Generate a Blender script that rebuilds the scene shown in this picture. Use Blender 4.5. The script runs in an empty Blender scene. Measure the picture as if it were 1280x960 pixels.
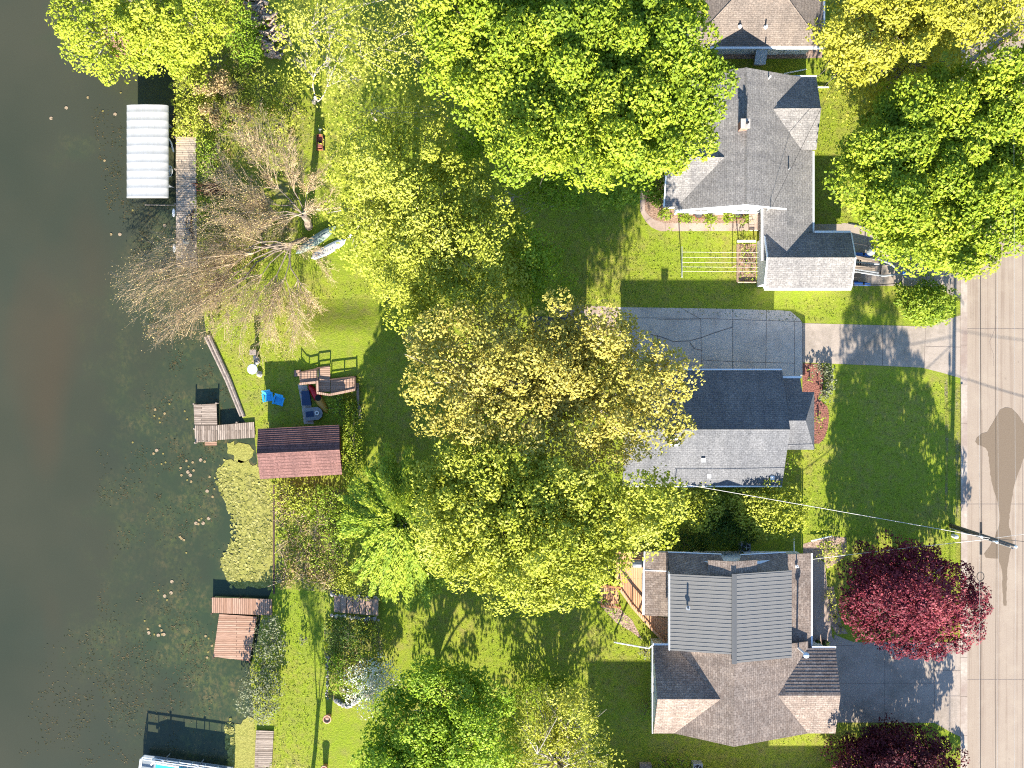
import bpy, math, random
import numpy as np
from mathutils import Vector
random.seed(7); RNG = np.random.default_rng(11)
S = bpy.context.scene; COL = S.collection
H = 72.0; PX = 16.0; WZ = -0.35
PI = math.pi

def G(px, py, z=0.0):
    k = (1 - z / H) / PX
    return Vector(((px - 640) * k, (480 - py) * k, z))
def gx(px, z=0.0): return (px - 640) / PX * (1 - z / H)
def gy(py, z=0.0): return (480 - py) / PX * (1 - z / H)

# ------------------------------------------------------------------ materials
MATS = {}
class NT:
    def __init__(s, name):
        m = bpy.data.materials.new(name); m.use_nodes = True
        s.m = m; s.t = m.node_tree; s.t.nodes.clear()
        s.out = s.t.nodes.new('ShaderNodeOutputMaterial'); MATS[name] = m
    def n(s, typ, **kw):
        nd = s.t.nodes.new('ShaderNode' + typ)
        for k, v in kw.items():
            if k.startswith('i_'):
                nd.inputs[k[2:].replace('_', ' ')].default_value = v
            else: setattr(nd, k, v)
        return nd
    def l(s, a, b): s.t.links.new(a, b)
    def ramp(s, fac, stops, interp='LINEAR'):
        r = s.n('ValToRGB'); r.color_ramp.interpolation = interp
        e = r.color_ramp.elements
        while len(e) < len(stops): e.new(0.5)
        for i, (p, c) in enumerate(stops):
            e[i].position = p; e[i].color = (c[0], c[1], c[2], 1)
        s.l(fac, r.inputs['Fac']); return r.outputs['Color']
    def noise(s, scale, detail=3, rough=0.6, vec=None, w=None):
        n = s.n('TexNoise'); n.inputs['Scale'].default_value = scale
        n.inputs['Detail'].default_value = detail; n.inputs['Roughness'].default_value = rough
        if vec is not None: s.l(vec, n.inputs['Vector'])
        return n.outputs['Fac']
    def pos(s, scale=None, rot=None, off=None):
        g = s.n('NewGeometry').outputs['Position']
        if scale or rot or off:
            mp = s.n('Mapping')
            if scale: mp.inputs['Scale'].default_value = scale
            if rot: mp.inputs['Rotation'].default_value = rot
            if off: mp.inputs['Location'].default_value = off
            s.l(g, mp.inputs['Vector']); return mp.outputs['Vector']
        return g
    def uv(s, scale=None, rot=0):
        g = s.n('UVMap'); g.uv_map = 'UVMap'; g = g.outputs['UV']
        if scale or rot:
            mp = s.n('Mapping'); mp.inputs['Scale'].default_value = scale or (1, 1, 1)
            mp.inputs['Rotation'].default_value = (0, 0, rot)
            s.l(g, mp.inputs['Vector']); return mp.outputs['Vector']
        return g
    def mix(s, fac, a, b, mode='MIX'):
        m = s.n('Mix', data_type='RGBA', blend_type=mode)
        for sock, v in ((m.inputs[0], fac), (m.inputs[6], a), (m.inputs[7], b)):
            if hasattr(v, 'links') or hasattr(v, 'is_linked'): s.l(v, sock)
            elif isinstance(v, (int, float)): sock.default_value = v
            else: sock.default_value = (v[0], v[1], v[2], 1)
        return m.outputs[2]
    def math(s, op, a, b=0.5):
        m = s.n('Math', operation=op)
        for sock, v in ((m.inputs[0], a), (m.inputs[1], b)):
            if isinstance(v, (int, float)): sock.default_value = v
            else: s.l(v, sock)
        return m.outputs[0]
    def finish(s, col, rough=0.8, spec=0.3, metal=0.0, bump=None, bstr=0.3, bdist=0.02):
        p = s.n('BsdfPrincipled')
        if hasattr(col, 'is_linked') or hasattr(col, 'links'): s.l(col, p.inputs['Base Color'])
        else: p.inputs['Base Color'].default_value = (col[0], col[1], col[2], 1)
        if isinstance(rough, (int, float)): p.inputs['Roughness'].default_value = rough
        else: s.l(rough, p.inputs['Roughness'])
        p.inputs['Specular IOR Level'].default_value = spec; p.inputs['Metallic'].default_value = metal
        if bump is not None:
            b = s.n('Bump'); b.inputs['Strength'].default_value = bstr; b.inputs['Distance'].default_value = bdist
            s.l(bump, b.inputs['Height']); s.l(b.outputs['Normal'], p.inputs['Normal'])
        s.l(p.outputs['BSDF'], s.out.inputs['Surface']); return s.m

def m_noise(name, c1, c2, scale=3, rough=.8, spec=.2, bstr=.2, bdist=.02, detail=4, metal=0, big=None):
    t = NT(name); v = t.pos()
    f = t.noise(scale, detail, .65, v)
    c = t.ramp(f, [(.3, c1), (.7, c2)])
    if big:
        g = t.noise(.35, 3, .6, v)
        c = t.mix(t.ramp(g, [(.4, (0, 0, 0)), (.65, (1, 1, 1))]), c, big)
    return t.finish(c, rough, spec, metal, f, bstr, bdist)
def m_shingle(name, c1, c2, dark, bw=.32, rh=.16, bstr=.5, noise_c=None):
    t = NT(name); v = t.uv()
    b = t.n('TexBrick'); t.l(v, b.inputs['Vector'])
    b.inputs['Scale'].default_value = 1; b.inputs['Brick Width'].default_value = bw; b.inputs['Row Height'].default_value = rh
    b.inputs['Mortar Size'].default_value = .012; b.inputs['Mortar Smooth'].default_value = .3; b.inputs['Bias'].default_value = 0
    for k, c in (('Color1', c1), ('Color2', c2), ('Mortar', dark)): b.inputs[k].default_value = (*c, 1)
    f = t.noise(9, 4, .75, t.pos())
    c = t.mix(1.0, b.outputs['Color'], t.ramp(f, [(.34, (.6, .6, .6)), (.5, (.95, .95, .95)), (.68, (1.4, 1.38, 1.35))]), 'MULTIPLY')
    g = t.noise(.5, 4, .6, t.pos())
    c = t.mix(1.0, c, t.ramp(g, [(.3, (.85, .85, .86)), (.7, (1.12, 1.1, 1.08))]), 'MULTIPLY')
    st = t.noise(1.0, 5, .7, t.uv(scale=(1.7, .22, 1)))
    c = t.mix(1.0, c, t.ramp(st, [(.32, (.80, .80, .81)), (.6, (1.06, 1.05, 1.04))]), 'MULTIPLY')
    hgt = t.math('ADD', t.math('MULTIPLY', b.outputs['Fac'], -1.0), t.math('MULTIPLY', f, .8))
    return t.finish(c, .9, .15, 0, hgt, bstr, .012)
def m_plank(name, c1, c2, gap, width=.14, rot=0.0, length=3.6, bstr=.6, grain=.5):
    t = NT(name); v = t.uv(rot=rot)
    b = t.n('TexBrick'); t.l(v, b.inputs['Vector']); b.offset = .37
    b.inputs['Scale'].default_value = 1; b.inputs['Brick Width'].default_value = length; b.inputs['Row Height'].default_value = width
    b.inputs['Mortar Size'].default_value = .012; b.inputs['Mortar Smooth'].default_value = .1
    for k, c in (('Color1', c1), ('Color2', c2), ('Mortar', gap)): b.inputs[k].default_value = (*c, 1)
    mp = t.n('Mapping'); mp.inputs['Scale'].default_value = (1.2, 14, 1); t.l(v, mp.inputs['Vector'])
    f = t.noise(1.5, 5, .7, mp.outputs['Vector'])
    c = t.mix(grain, b.outputs['Color'], t.ramp(f, [(.3, (.45, .42, .4)), (.7, (1.5, 1.45, 1.4))]), 'MULTIPLY')
    h = t.math('ADD', t.math('MULTIPLY', b.outputs['Fac'], -1.0), t.math('MULTIPLY', f, .3))
    return t.finish(c, .85, .15, 0, h, bstr, .02)
def m_leaf(name, cols, trans=.34):
    t = NT(name)
    a = t.n('Attribute'); a.attribute_name = 'tint'
    n = len(cols)
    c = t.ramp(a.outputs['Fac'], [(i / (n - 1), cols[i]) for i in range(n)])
    d = t.n('BsdfDiffuse'); t.l(c, d.inputs['Color'])
    tr = t.n('BsdfTranslucent'); t.l(t.mix(1.0, c, (1.12, 1.12, .6), 'MULTIPLY'), tr.inputs['Color'])
    mx = t.n('MixShader'); mx.inputs['Fac'].default_value = trans
    t.l(d.outputs[0], mx.inputs[1]); t.l(tr.outputs[0], mx.inputs[2])
    gl = t.n('BsdfGlossy'); gl.inputs['Roughness'].default_value = .6; gl.inputs['Color'].default_value = (1, 1, 1, 1)
    m2 = t.n('MixShader'); m2.inputs['Fac'].default_value = .012
    t.l(mx.outputs[0], m2.inputs[1]); t.l(gl.outputs[0], m2.inputs[2])
    t.l(m2.outputs[0], t.out.inputs['Surface']); return t.m
def m_flat(name, c, rough=.6, spec=.3, metal=0.0, var=.12):
    t = NT(name)
    f = t.noise(6, 4, .7, t.pos())
    lo = tuple(x * (1 - var) for x in c); hi = tuple(min(1, x * (1 + var)) for x in c)
    return t.finish(t.ramp(f, [(.3, lo), (.7, hi)]), rough, spec, metal, f, .06, .01)
def M(n): return MATS[n]

# ground and hard surfaces
def build_materials():
    # lawn
    t = NT('lawn'); p = t.pos()
    f1 = t.noise(11, 5, .8, p); f2 = t.noise(1.7, 5, .7, p); f3 = t.noise(.16, 4, .65, p); f4 = t.noise(4.2, 4, .75, t.pos(scale=(1, .8, 1)))
    c = t.ramp(f1, [(.3, (.125, .16, .014)), (.5, (.245, .285, .026)), (.7, (.37, .385, .06))])
    c = t.mix(t.ramp(f2, [(.42, (0, 0, 0)), (.66, (.85, .85, .85))]), c, (.25, .215, .06))
    c = t.mix(t.ramp(t.noise(.55, 5, .75, t.pos(off=(5, 9, 0))), [(.52, (0, 0, 0)), (.72, (.7, .7, .7))]), c, (.235, .19, .075))
    c = t.mix(t.ramp(f3, [(.42, (0, 0, 0)), (.6, (.6, .6, .6))]), c, t.ramp(f1, [(.3, (.10, .165, .012)), (.7, (.26, .345, .022))]))
    c = t.mix(t.ramp(f4, [(.55, (0, 0, 0)), (.75, (.4, .4, .4))]), c, (.08, .125, .01))
    t.finish(c, .95, .05, 0, t.math('ADD', f1, t.math('MULTIPLY', f4, .7)), .75, .07)
    # rough weedy bank
    t = NT('weedy_soil'); p = t.pos()
    f1 = t.noise(5, 6, .8, p); f2 = t.noise(.8, 4, .7, p)
    c = t.ramp(f1, [(.3, (.06, .055, .03)), (.5, (.19, .16, .09)), (.7, (.33, .28, .19))])
    c = t.mix(t.ramp(f2, [(.34, (0, 0, 0)), (.52, (.9, .9, .9))]), c, t.ramp(f1, [(.3, (.11, .14, .014)), (.7, (.34, .34, .05))]))
    t.finish(c, .95, .05, 0, f1, 1.0, .1)
    # lake
    t = NT('lake_water'); p = t.pos()
    sx = t.n('SeparateXYZ'); t.l(p, sx.inputs[0])
    f0 = t.noise(.06, 3, .6, p)
    c = t.ramp(f0, [(.35, (.037, .041, .025)), (.65, (.049, .049, .030))])
    c = t.mix(t.ramp(t.noise(.09, 3, .6, t.pos(off=(3, 7, 0))), [(.5, (0, 0, 0)), (.8, (.5, .5, .5))]), c, (.028, .042, .029))
    shore = t.math('ADD', t.math('MULTIPLY', sx.outputs['X'], 1 / 12.), 2.75)
    shore = t.math('ADD', shore, t.math('MULTIPLY', t.math('SUBTRACT', t.noise(.12, 4, .65, p), .5), 2.6))
    shc = t.n('Clamp'); t.l(shore, shc.inputs[0]); shore = shc.outputs[0]
    c = t.mix(t.math('MULTIPLY', shore, .8), c, (.030, .049, .024))
    w = t.noise(3.4, 6, .8, t.pos(rot=(0, 0, .5), scale=(1, .75, 1))); wb = t.noise(.22, 4, .7, t.pos(off=(21, 5, 0)))
    wf = t.math('MULTIPLY', t.ramp(w, [(.43, (0, 0, 0)), (.64, (1, 1, 1))]), t.ramp(wb, [(.40, (0, 0, 0)), (.60, (1, 1, 1))]))
    wf = t.math('MULTIPLY', wf, t.math('MULTIPLY', shore, 1.0))
    c = t.mix(wf, c, t.ramp(t.noise(1.2, 2, .5, p), [(.4, (.095, .105, .032)), (.7, (.16, .115, .05))]))
    br = t.noise(.05, 2, .5, t.pos(scale=(1.6, .6, 1), off=(10.7, 2.2, 0)))
    c = t.mix(t.ramp(br, [(.58, (0, 0, 0)), (.78, (.6, .6, .6))]), c, (.075, .045, .025))
    t.finish(c, .22, .25, 0, t.noise(1.4, 3, .6, p), .035, .05)
    # tan concrete road
    t = NT('road_concrete'); p = t.pos()
    f = t.noise(14, 4, .8, p); g = t.noise(.5, 5, .7, p); st = t.noise(1.0, 5, .75, t.pos(scale=(2.6, .035, 1)))
    c = t.ramp(f, [(.3, (.275, .213, .16)), (.7, (.34, .27, .207))])
    c = t.mix(t.ramp(st, [(.38, (.8, .8, .8)), (.5, (0, 0, 0))]), c, (.235, .175, .13))
    c = t.mix(t.ramp(g, [(.48, (0, 0, 0)), (.75, (.6, .6, .6))]), c, (.37, .30, .225))
    c = t.mix(t.ramp(t.noise(1.6, 3, .7, t.pos(scale=(1, .5, 1))), [(.66, (0, 0, 0)), (.74, (.55, .55, .55))]), c, (.19, .145, .11))
    t.finish(c, .9, .1, 0, f, .25, .02)
    t = NT('wet_concrete'); f = t.noise(10, 4, .8, t.pos())
    t.finish(t.ramp(f, [(.3, (.15, .108, .07)), (.7, (.19, .14, .093))]), .55, .3, 0, f, .15, .02)
    for nm, a, b, st in (('drive_concrete', (.31, .25, .2), (.40, .33, .27), (.2, .165, .13)),
                         ('pad_concrete', (.46, .40, .335), (.56, .49, .415), (.33, .285, .24)),
                         ('walk_concrete', (.34, .25, .2), (.44, .34, .28), (.24, .17, .13))):
        t = NT(nm); p = t.pos(); f = t.noise(12, 5, .8, p); g = t.noise(.45, 5, .75, p); h = t.noise(2.0, 5, .7, p)
        c = t.ramp(f, [(.3, a), (.7, b)])
        c = t.mix(t.ramp(g, [(.45, (0, 0, 0)), (.68, (.75, .75, .75))]), c, st)
        c = t.mix(t.ramp(h, [(.55, (0, 0, 0)), (.75, (.4, .4, .4))]), c, tuple(x * 1.25 for x in b))
        t.finish(c, .9, .1, 0, f, .25, .02)
    m_noise('curb_concrete', (.33, .27, .215), (.46, .39, .32), 4, bstr=.3, big=(.27, .2, .16))
    m_noise('joint', (.14, .11, .09), (.23, .18, .15), 8)
    m_noise('red_mulch', (.10, .035, .025), (.36, .15, .11), 9, bstr=.9, bdist=.08, detail=6)
    m_noise('brown_mulch', (.16, .09, .06), (.42, .28, .2), 8, bstr=.9, bdist=.06, detail=6)
    m_noise('rock_bed', (.17, .10, .07), (.5, .36, .28), 6, bstr=1., bdist=.08, detail=6)
    t = NT('algae'); p = t.pos(); f = t.noise(7, 6, .8, p); g = t.noise(1.1, 5, .75, p)
    c = t.ramp(f, [(.27, (.08, .09, .02)), (.4, (.22, .205, .045)), (.56, (.31, .285, .07)), (.74, (.40, .36, .12))])
    c = t.mix(t.ramp(g, [(.5, (0, 0, 0)), (.7, (.5, .5, .5))]), c, t.ramp(f, [(.35, (.08, .10, .02)), (.65, (.30, .30, .05))]))
    t.finish(c, .8, .15, 0, f, .9, .06)
    # roofs
    m_shingle('gray_shingle', (.19, .18, .172), (.245, .233, .221), (.13, .122, .115), bstr=.25)
    m_shingle('cool_shingle', (.125, .127, .132), (.15, .152, .158), (.085, .085, .09), bstr=.25)
    m_shingle('brown_shingle', (.195, .152, .124), (.27, .22, .184), (.12, .088, .07), bw=.36, rh=.17, bstr=.35)
    m_shingle('tan_shingle', (.18, .148, .125), (.20, .168, .143), (.13, .105, .088), bw=.4, rh=.14)
    m_shingle('maroon_shingle', (.155, .082, .072), (.17, .092, .082), (.07, .034, .031), bw=6, rh=.26, bstr=1.0)
    m_flat('roof_metal', (.165, .158, .148), .6, .12, .0, .05)
    m_flat('ridge_metal', (.10, .10, .10), .6, .12, 0, .05)
    m_plank('white_siding', (.62, .62, .6), (.68, .68, .66), (.38, .38, .38), .13, 0, 20, .5, .06)
    m_plank('tan_siding', (.40, .36, .30), (.44, .40, .33), (.24, .2, .17), .13, 0, 20, .5, .06)
    m_plank('maroon_siding', (.19, .07, .06), (.22, .085, .07), (.08, .03, .03), .15, PI / 2, 20, .5, .2)
    m_flat('white_trim', (.74, .74, .73), .5, .3, 0, .04)
    m_flat('white_paint', (.72, .71, .68), .45, .4, 0, .05)
    t = NT('white_canopy'); f = t.noise(1.2, 5, .7, t.pos()); f2 = t.noise(.9, 4, .6, t.pos(scale=(4, .5, 1)))
    t.finish(t.mix(t.ramp(f2, [(.5, (0, 0, 0)), (.75, (.5, .5, .5))]), t.ramp(f, [(.3, (.36, .35, .325)), (.7, (.43, .42, .395))]), (.29, .275, .245)), .6, .3, 0, f, .1, .02)
    m_noise('brick', (.2, .09, .06), (.36, .2, .15), 9, bstr=.4)
    m_noise('stone_pale', (.3, .27, .24), (.55, .5, .45), 3, bstr=.5)
    m_noise('stone_gray', (.13, .125, .12), (.33, .31, .3), 4, bstr=.6)
    t = NT('window_glass'); t.finish((.03, .045, .06), .08, .6)
    # timber
    for r, s in ((0, '_across'), (PI / 2, '_along')):
        m_plank('gray_deck' + s, (.20, .155, .12), (.38, .31, .25), (.035, .03, .025), .15, r, 2.2, .9, .8)
        m_plank('old_dock' + s, (.38, .305, .23), (.50, .41, .32), (.08, .065, .05), .14, r, 7.0, .8, .55)
        m_plank('brown_dock' + s, (.30, .17, .11), (.43, .27, .19), (.08, .045, .03), .15, r, 4.0, .8, .55)
        m_plank('cedar' + s, (.62, .34, .185), (.68, .38, .215), (.36, .175, .09), .14, r, 5.0, .5, .2)
        m_plank('pink_deck' + s, (.34, .215, .15), (.42, .285, .21), (.10, .06, .04), .15, r, 9.0, .7, .4)
    m_noise('cedar_post', (.38, .16, .075), (.48, .22, .11), 5)
    m_noise('dark_timber', (.05, .03, .022), (.11, .07, .05), 6, bstr=.4)
    m_noise('gray_timber', (.16, .125, .10), (.34, .28, .23), 5, bstr=.6)
    m_noise('pole_wood', (.10, .08, .065), (.20, .17, .14), 7, bstr=.5)
    m_noise('step_timber', (.26, .16, .115), (.40, .28, .21), 4, bstr=.5)
    m_noise('bark', (.07, .055, .045), (.2, .165, .14), 6, bstr=.8, bdist=.05)
    m_noise('pale_bark', (.22, .185, .15), (.45, .4, .34), 5, bstr=.5)
    m_noise('twig', (.29, .205, .12), (.50, .38, .235), 3)
    m_noise('limb', (.13, .10, .075), (.27, .215, .165), 5)
    m_noise('split_wood', (.16, .10, .075), (.5, .37, .28), 5, bstr=.5)
    m_flat('rust', (.28, .1, .05), .8, .2, 0, .5)
    m_flat('rust_red', (.25, .085, .06), .6, .3, 0, .3)
    m_flat('black_metal', (.025, .025, .028), .5, .3)
    m_flat('gray_metal', (.32, .33, .34), .4, .4, .3)
    m_flat('black_rubber', (.018, .018, .018), .8, .2)
    m_flat('sky_blue_plastic', (.03, .33, .62), .45, .4)
    m_flat('navy', (.02, .045, .10), .6, .3)
    m_flat('blue_paint', (.05, .14, .4), .4, .4)
    m_flat('turquoise', (.03, .36, .5), .5, .3)
    m_flat('kayak_red', (.5, .012, .018), .4, .4)
    m_flat('kayak_yellow', (.45, .24, .04), .4, .4)
    m_flat('boat_gray', (.20, .22, .23), .5, .4)
    m_flat('sage', (.23, .29, .24), .5, .3, 0, .3)
    m_flat('pale_blue', (.52, .60, .68), .5, .3)
    m_flat('terracotta', (.5, .27, .18), .8, .2)
    m_flat('wire_black', (.03, .028, .027), .6, .3)
    m_flat('wire_pale', (.45, .42, .38), .5, .4)
    # leaves
    m_leaf('leaf_lime', [(0.123, 0.169, 0.014), (0.269, 0.326, 0.025), (0.385, 0.417, 0.034), (0.442, 0.446, 0.074)])
    m_leaf('leaf_maple', [(0.088, 0.146, 0.01), (0.207, 0.283, 0.017), (0.32, 0.377, 0.025), (0.413, 0.44, 0.048)])
    m_leaf('leaf_yellow', [(0.184, 0.196, 0.021), (0.355, 0.36, 0.041), (0.443, 0.44, 0.069), (0.492, 0.48, 0.139)])
    m_leaf('leaf_olive', [(0.148, 0.176, 0.014), (0.307, 0.339, 0.03), (0.42, 0.434, 0.058), (0.483, 0.474, 0.117)])
    m_leaf('leaf_amber', [(0.175, 0.165, 0.03), (0.37, 0.329, 0.059), (0.483, 0.41, 0.089), (0.513, 0.441, 0.154)])
    m_leaf('leaf_gold', [(0.144, 0.15, 0.017), (0.328, 0.322, 0.031), (0.447, 0.417, 0.046), (0.497, 0.462, 0.091)])
    m_leaf('leaf_spray', [(0.102, 0.183, 0.015), (0.229, 0.329, 0.027), (0.359, 0.431, 0.034), (0.457, 0.472, 0.06)])
    m_leaf('leaf_green', [(0.093, 0.165, 0.011), (0.194, 0.302, 0.019), (0.29, 0.389, 0.03), (0.411, 0.475, 0.086)])
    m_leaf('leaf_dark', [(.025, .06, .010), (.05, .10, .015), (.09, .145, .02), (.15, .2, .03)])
    m_leaf('leaf_gray', [(.08, .09, .05), (.15, .165, .09), (.23, .24, .15), (.35, .34, .25)])
    m_leaf('leaf_fresh', [(.10, .17, .012), (.19, .27, .018), (.29, .35, .03), (.36, .38, .06)])
    m_leaf('leaf_wine', [(.035, .006, .01), (.11, .014, .025), (.22, .035, .05), (.36, .12, .12)], .22)
    m_leaf('leaf_wine_dark', [(.03, .007, .01), (.07, .012, .018), (.13, .024, .03), (.22, .08, .075)], .22)
    m_leaf('blossom', [(.35, .36, .25), (.55, .55, .45), (.7, .7, .6), (.75, .74, .7)], .2)
    m_leaf('bud_tan', [(.24, .15, .07), (.38, .27, .13), (.50, .37, .19), (.46, .40, .13)], .2)
    m_leaf('grass_blade', [(.08, .12, .01), (.16, .2, .018), (.25, .28, .03), (.36, .33, .09)], .3)
    m_leaf('weed_brown', [(.03, .035, .014), (.05, .05, .018), (.08, .065, .024), (.11, .075, .035)], .1)
    m_leaf('algae_leaf', [(.15, .15, .03), (.24, .225, .05), (.32, .29, .075), (.39, .355, .115)], .1)
    m_leaf('pad_leaf', [(.20, .18, .045), (.29, .21, .075), (.31, .22, .13), (.36, .27, .18)], .1)
build_materials()

# ------------------------------------------------------------------ mesh helpers
def tag(o, label, cat, group=None, kind=None):
    o['label'] = label; o['category'] = cat
    if group: o['group'] = group
    if kind: o['kind'] = kind
    return o
def thing(name, loc, label, cat, group=None):
    o = bpy.data.objects.new(name, None); COL.objects.link(o)
    o.location = Vector(loc); o.empty_display_size = .3
    return tag(o, label, cat, group)
def wloc(o):
    v = Vector((0, 0, 0))
    while o is not None: v += o.location; o = o.parent
    return v
def link(name, me, parent=None, origin=None):
    o = bpy.data.objects.new(name, me); COL.objects.link(o)
    if parent: o.parent = parent
    return o
def copy_tree(o, parent=None):
    c = o.copy(); COL.objects.link(c)
    if parent is not None: c.parent = parent
    for ch in [x for x in o.children]: copy_tree(ch, c)
    return c

class MB:
    def __init__(s): s.v = []; s.f = []; s.mi = []; s.mats = []; s.cur = 0
    def mat(s, name):
        if name not in s.mats: s.mats.append(name)
        s.cur = s.mats.index(name); return s
    def add(s, vs, fs):
        b = len(s.v); s.v += [Vector(v) for v in vs]
        for f in fs: s.f.append([b + i for i in f]); s.mi.append(s.cur)
        return s
    def box(s, c, size, rot=0.0, tilt=0.0):
        hx, hy, hz = size[0] / 2, size[1] / 2, size[2] / 2
        cr, sr = math.cos(rot), math.sin(rot); ct, st = math.cos(tilt), math.sin(tilt)
        vs = []
        for x, y, z in ((-1, -1, -1), (1, -1, -1), (1, 1, -1), (-1, 1, -1), (-1, -1, 1), (1, -1, 1), (1, 1, 1), (-1, 1, 1)):
            a, b, d = x * hx, y * hy, z * hz
            b, d = b * ct - d * st, b * st + d * ct
            vs.append((c[0] + a * cr - b * sr, c[1] + a * sr + b * cr, c[2] + d))
        return s.add(vs, [(3, 2, 1, 0), (4, 5, 6, 7), (0, 1, 5, 4), (1, 2, 6, 5), (2, 3, 7, 6), (3, 0, 4, 7)])
    def prism(s, pts, z0, z1):
        n = len(pts)
        vs = [(p[0], p[1], z0) for p in pts] + [(p[0], p[1], z1) for p in pts]
        return s.add(vs, [list(range(n))[::-1], list(range(n, 2 * n))] + [(i, (i + 1) % n, n + (i + 1) % n, n + i) for i in range(n)])
    def slab(s, pts, th=.12):
        n = len(pts); pts = [Vector(p) for p in pts]
        return s.add(pts + [p - Vector((0, 0, th)) for p in pts], [list(range(n)), list(range(n, 2 * n))[::-1]] + [(i, (i + 1) % n, n + (i + 1) % n, n + i) for i in range(n)])
    def tube(s, pts, rad, n=6, cap=True):
        pts = [Vector(p) for p in pts]
        if not isinstance(rad, (list, tuple)): rad = [rad] * len(pts)
        rings = []
        for i, p in enumerate(pts):
            d = (pts[min(i + 1, len(pts) - 1)] - pts[max(i - 1, 0)])
            d = d.normalized() if d.length > 1e-6 else Vector((0, 0, 1))
            a = d.cross(Vector((0, 0, 1))) if abs(d.z) < .95 else d.cross(Vector((1, 0, 0)))
            a.normalize(); b = d.cross(a)
            rings.append([p + (a * math.cos(2 * PI * k / n) + b * math.sin(2 * PI * k / n)) * rad[i] for k in range(n)])
        vs = [v for r in rings for v in r]; fs = []
        for i in range(len(pts) - 1):
            for k in range(n): fs.append((i * n + k, i * n + (k + 1) % n, (i + 1) * n + (k + 1) % n, (i + 1) * n + k))
        if cap: fs += [list(range(n))[::-1], list(range((len(pts) - 1) * n, len(pts) * n))]
        return s.add(vs, fs)
    def lathe(s, c, prof, n=16):
        vs = []; fs = []
        for r, z in prof:
            for k in range(n): vs.append((c[0] + r * math.cos(2 * PI * k / n), c[1] + r * math.sin(2 * PI * k / n), c[2] + z))
        for i in range(len(prof) - 1):
            for k in range(n): fs.append((i * n + k, i * n + (k + 1) % n, (i + 1) * n + (k + 1) % n, (i + 1) * n + k))
        fs.append(list(range(n))[::-1]); fs.append(list(range((len(prof) - 1) * n, len(prof) * n)))
        return s.add(vs, fs)
    def rock(s, c, r, flat=.7, seed=0):
        rr = random.Random(seed); vs = []; fs = []; nu, nv = 7, 4
        for j in range(nv + 1):
            th = PI * j / nv
            for i in range(nu):
                ph = 2 * PI * i / nu; q = r * rr.uniform(.75, 1.2)
                vs.append((c[0] + q * math.sin(th) * math.cos(ph), c[1] + q * math.sin(th) * math.sin(ph), c[2] + q * flat * math.cos(th)))
        for j in range(nv):
            for i in range(nu): fs.append((j * nu + i, j * nu + (i + 1) % nu, (j + 1) * nu + (i + 1) % nu, (j + 1) * nu + i))
        return s.add(vs, fs)
    def build(s, name, mat=None, parent=None, smooth=False):
        off = wloc(parent) if parent else Vector((0, 0, 0))
        me = bpy.data.meshes.new(name)
        me.from_pydata([tuple(v - off) for v in s.v], [], s.f)
        mats = s.mats if s.mats else [mat]
        for m in mats: me.materials.append(M(m))
        if len(mats) > 1: me.polygons.foreach_set('material_index', s.mi)
        uvl = me.uv_layers.new(name='UVMap')
        co = [v for v in s.v]
        arr = []
        for p in me.polygons:
            nrm = p.normal
            if abs(nrm.z) > .985: u = Vector((1, 0, 0)); w = Vector((0, 1, 0))
            else:
                u = Vector((0, 0, 1)).cross(nrm).normalized(); w = nrm.cross(u)
            for vi in p.vertices:
                q = co[vi]; arr += [q.dot(u), q.dot(w)]
        uvl.data.foreach_set('uv', arr)
        if smooth: me.polygons.foreach_set('use_smooth', [True] * len(me.polygons))
        me.update()
        return link(name, me, parent)
def one(name, mat, fn, parent=None, smooth=False):
    m = MB(); fn(m); return m.build(name, mat, parent, smooth)

# ------------------------------------------------------------------ foliage
def in_poly(P, poly):
    x, y = P[:, 0], P[:, 1]; r = np.zeros(len(P), bool); n = len(poly)
    for i in range(n):
        x1, y1 = poly[i]; x2, y2 = poly[(i + 1) % n]
        c = ((y1 > y) != (y2 > y)) & (x < (x2 - x1) * (y - y1) / (y2 - y1 + 1e-9) + x1)
        r ^= c
    return r
def dist_poly(P, poly):
    d = np.full(len(P), 1e9); n = len(poly)
    for i in range(n):
        a = np.array(poly[i], float); b = np.array(poly[(i + 1) % n], float)
        ab = b - a; t = np.clip(((P - a) @ ab) / (ab @ ab + 1e-9), 0, 1)
        d = np.minimum(d, np.hypot(*(P - (a + t[:, None] * ab)).T))
    return d
def poly_area(poly):
    a = 0
    for i in range(len(poly)):
        x1, y1 = poly[i]; x2, y2 = poly[(i + 1) % len(poly)]; a += x1 * y2 - x2 * y1
    return abs(a) / 2
def quads_mesh(name, P, U, V, tint, mat, parent):
    """P centres, U / V half axes: one pointed leaf face each"""
    n = len(P); off = np.array(wloc(parent) if parent else (0, 0, 0))
    vs = np.empty((n, 4, 3), np.float32); P = P - off
    vs[:, 0] = P - U; vs[:, 1] = P - V + U * .15; vs[:, 2] = P + U; vs[:, 3] = P + V + U * .15
    me = bpy.data.meshes.new(name)
    me.vertices.add(n * 4); me.vertices.foreach_set('co', vs.ravel())
    me.loops.add(n * 4); me.loops.foreach_set('vertex_index', np.arange(n * 4, dtype=np.int32))
    me.polygons.add(n); me.polygons.foreach_set('loop_start', np.arange(0, n * 4, 4, dtype=np.int32))
    me.polygons.foreach_set('loop_total', np.full(n, 4, np.int32))
    at = me.attributes.new('tint', 'FLOAT', 'FACE'); at.data.foreach_set('value', np.clip(tint, 0, 1).astype(np.float32))
    me.materials.append(M(mat)); me.update(calc_edges=True)
    return link(name, me, parent)
def unit(v): return v / (np.linalg.norm(v, axis=1, keepdims=True) + 1e-9)
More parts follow.
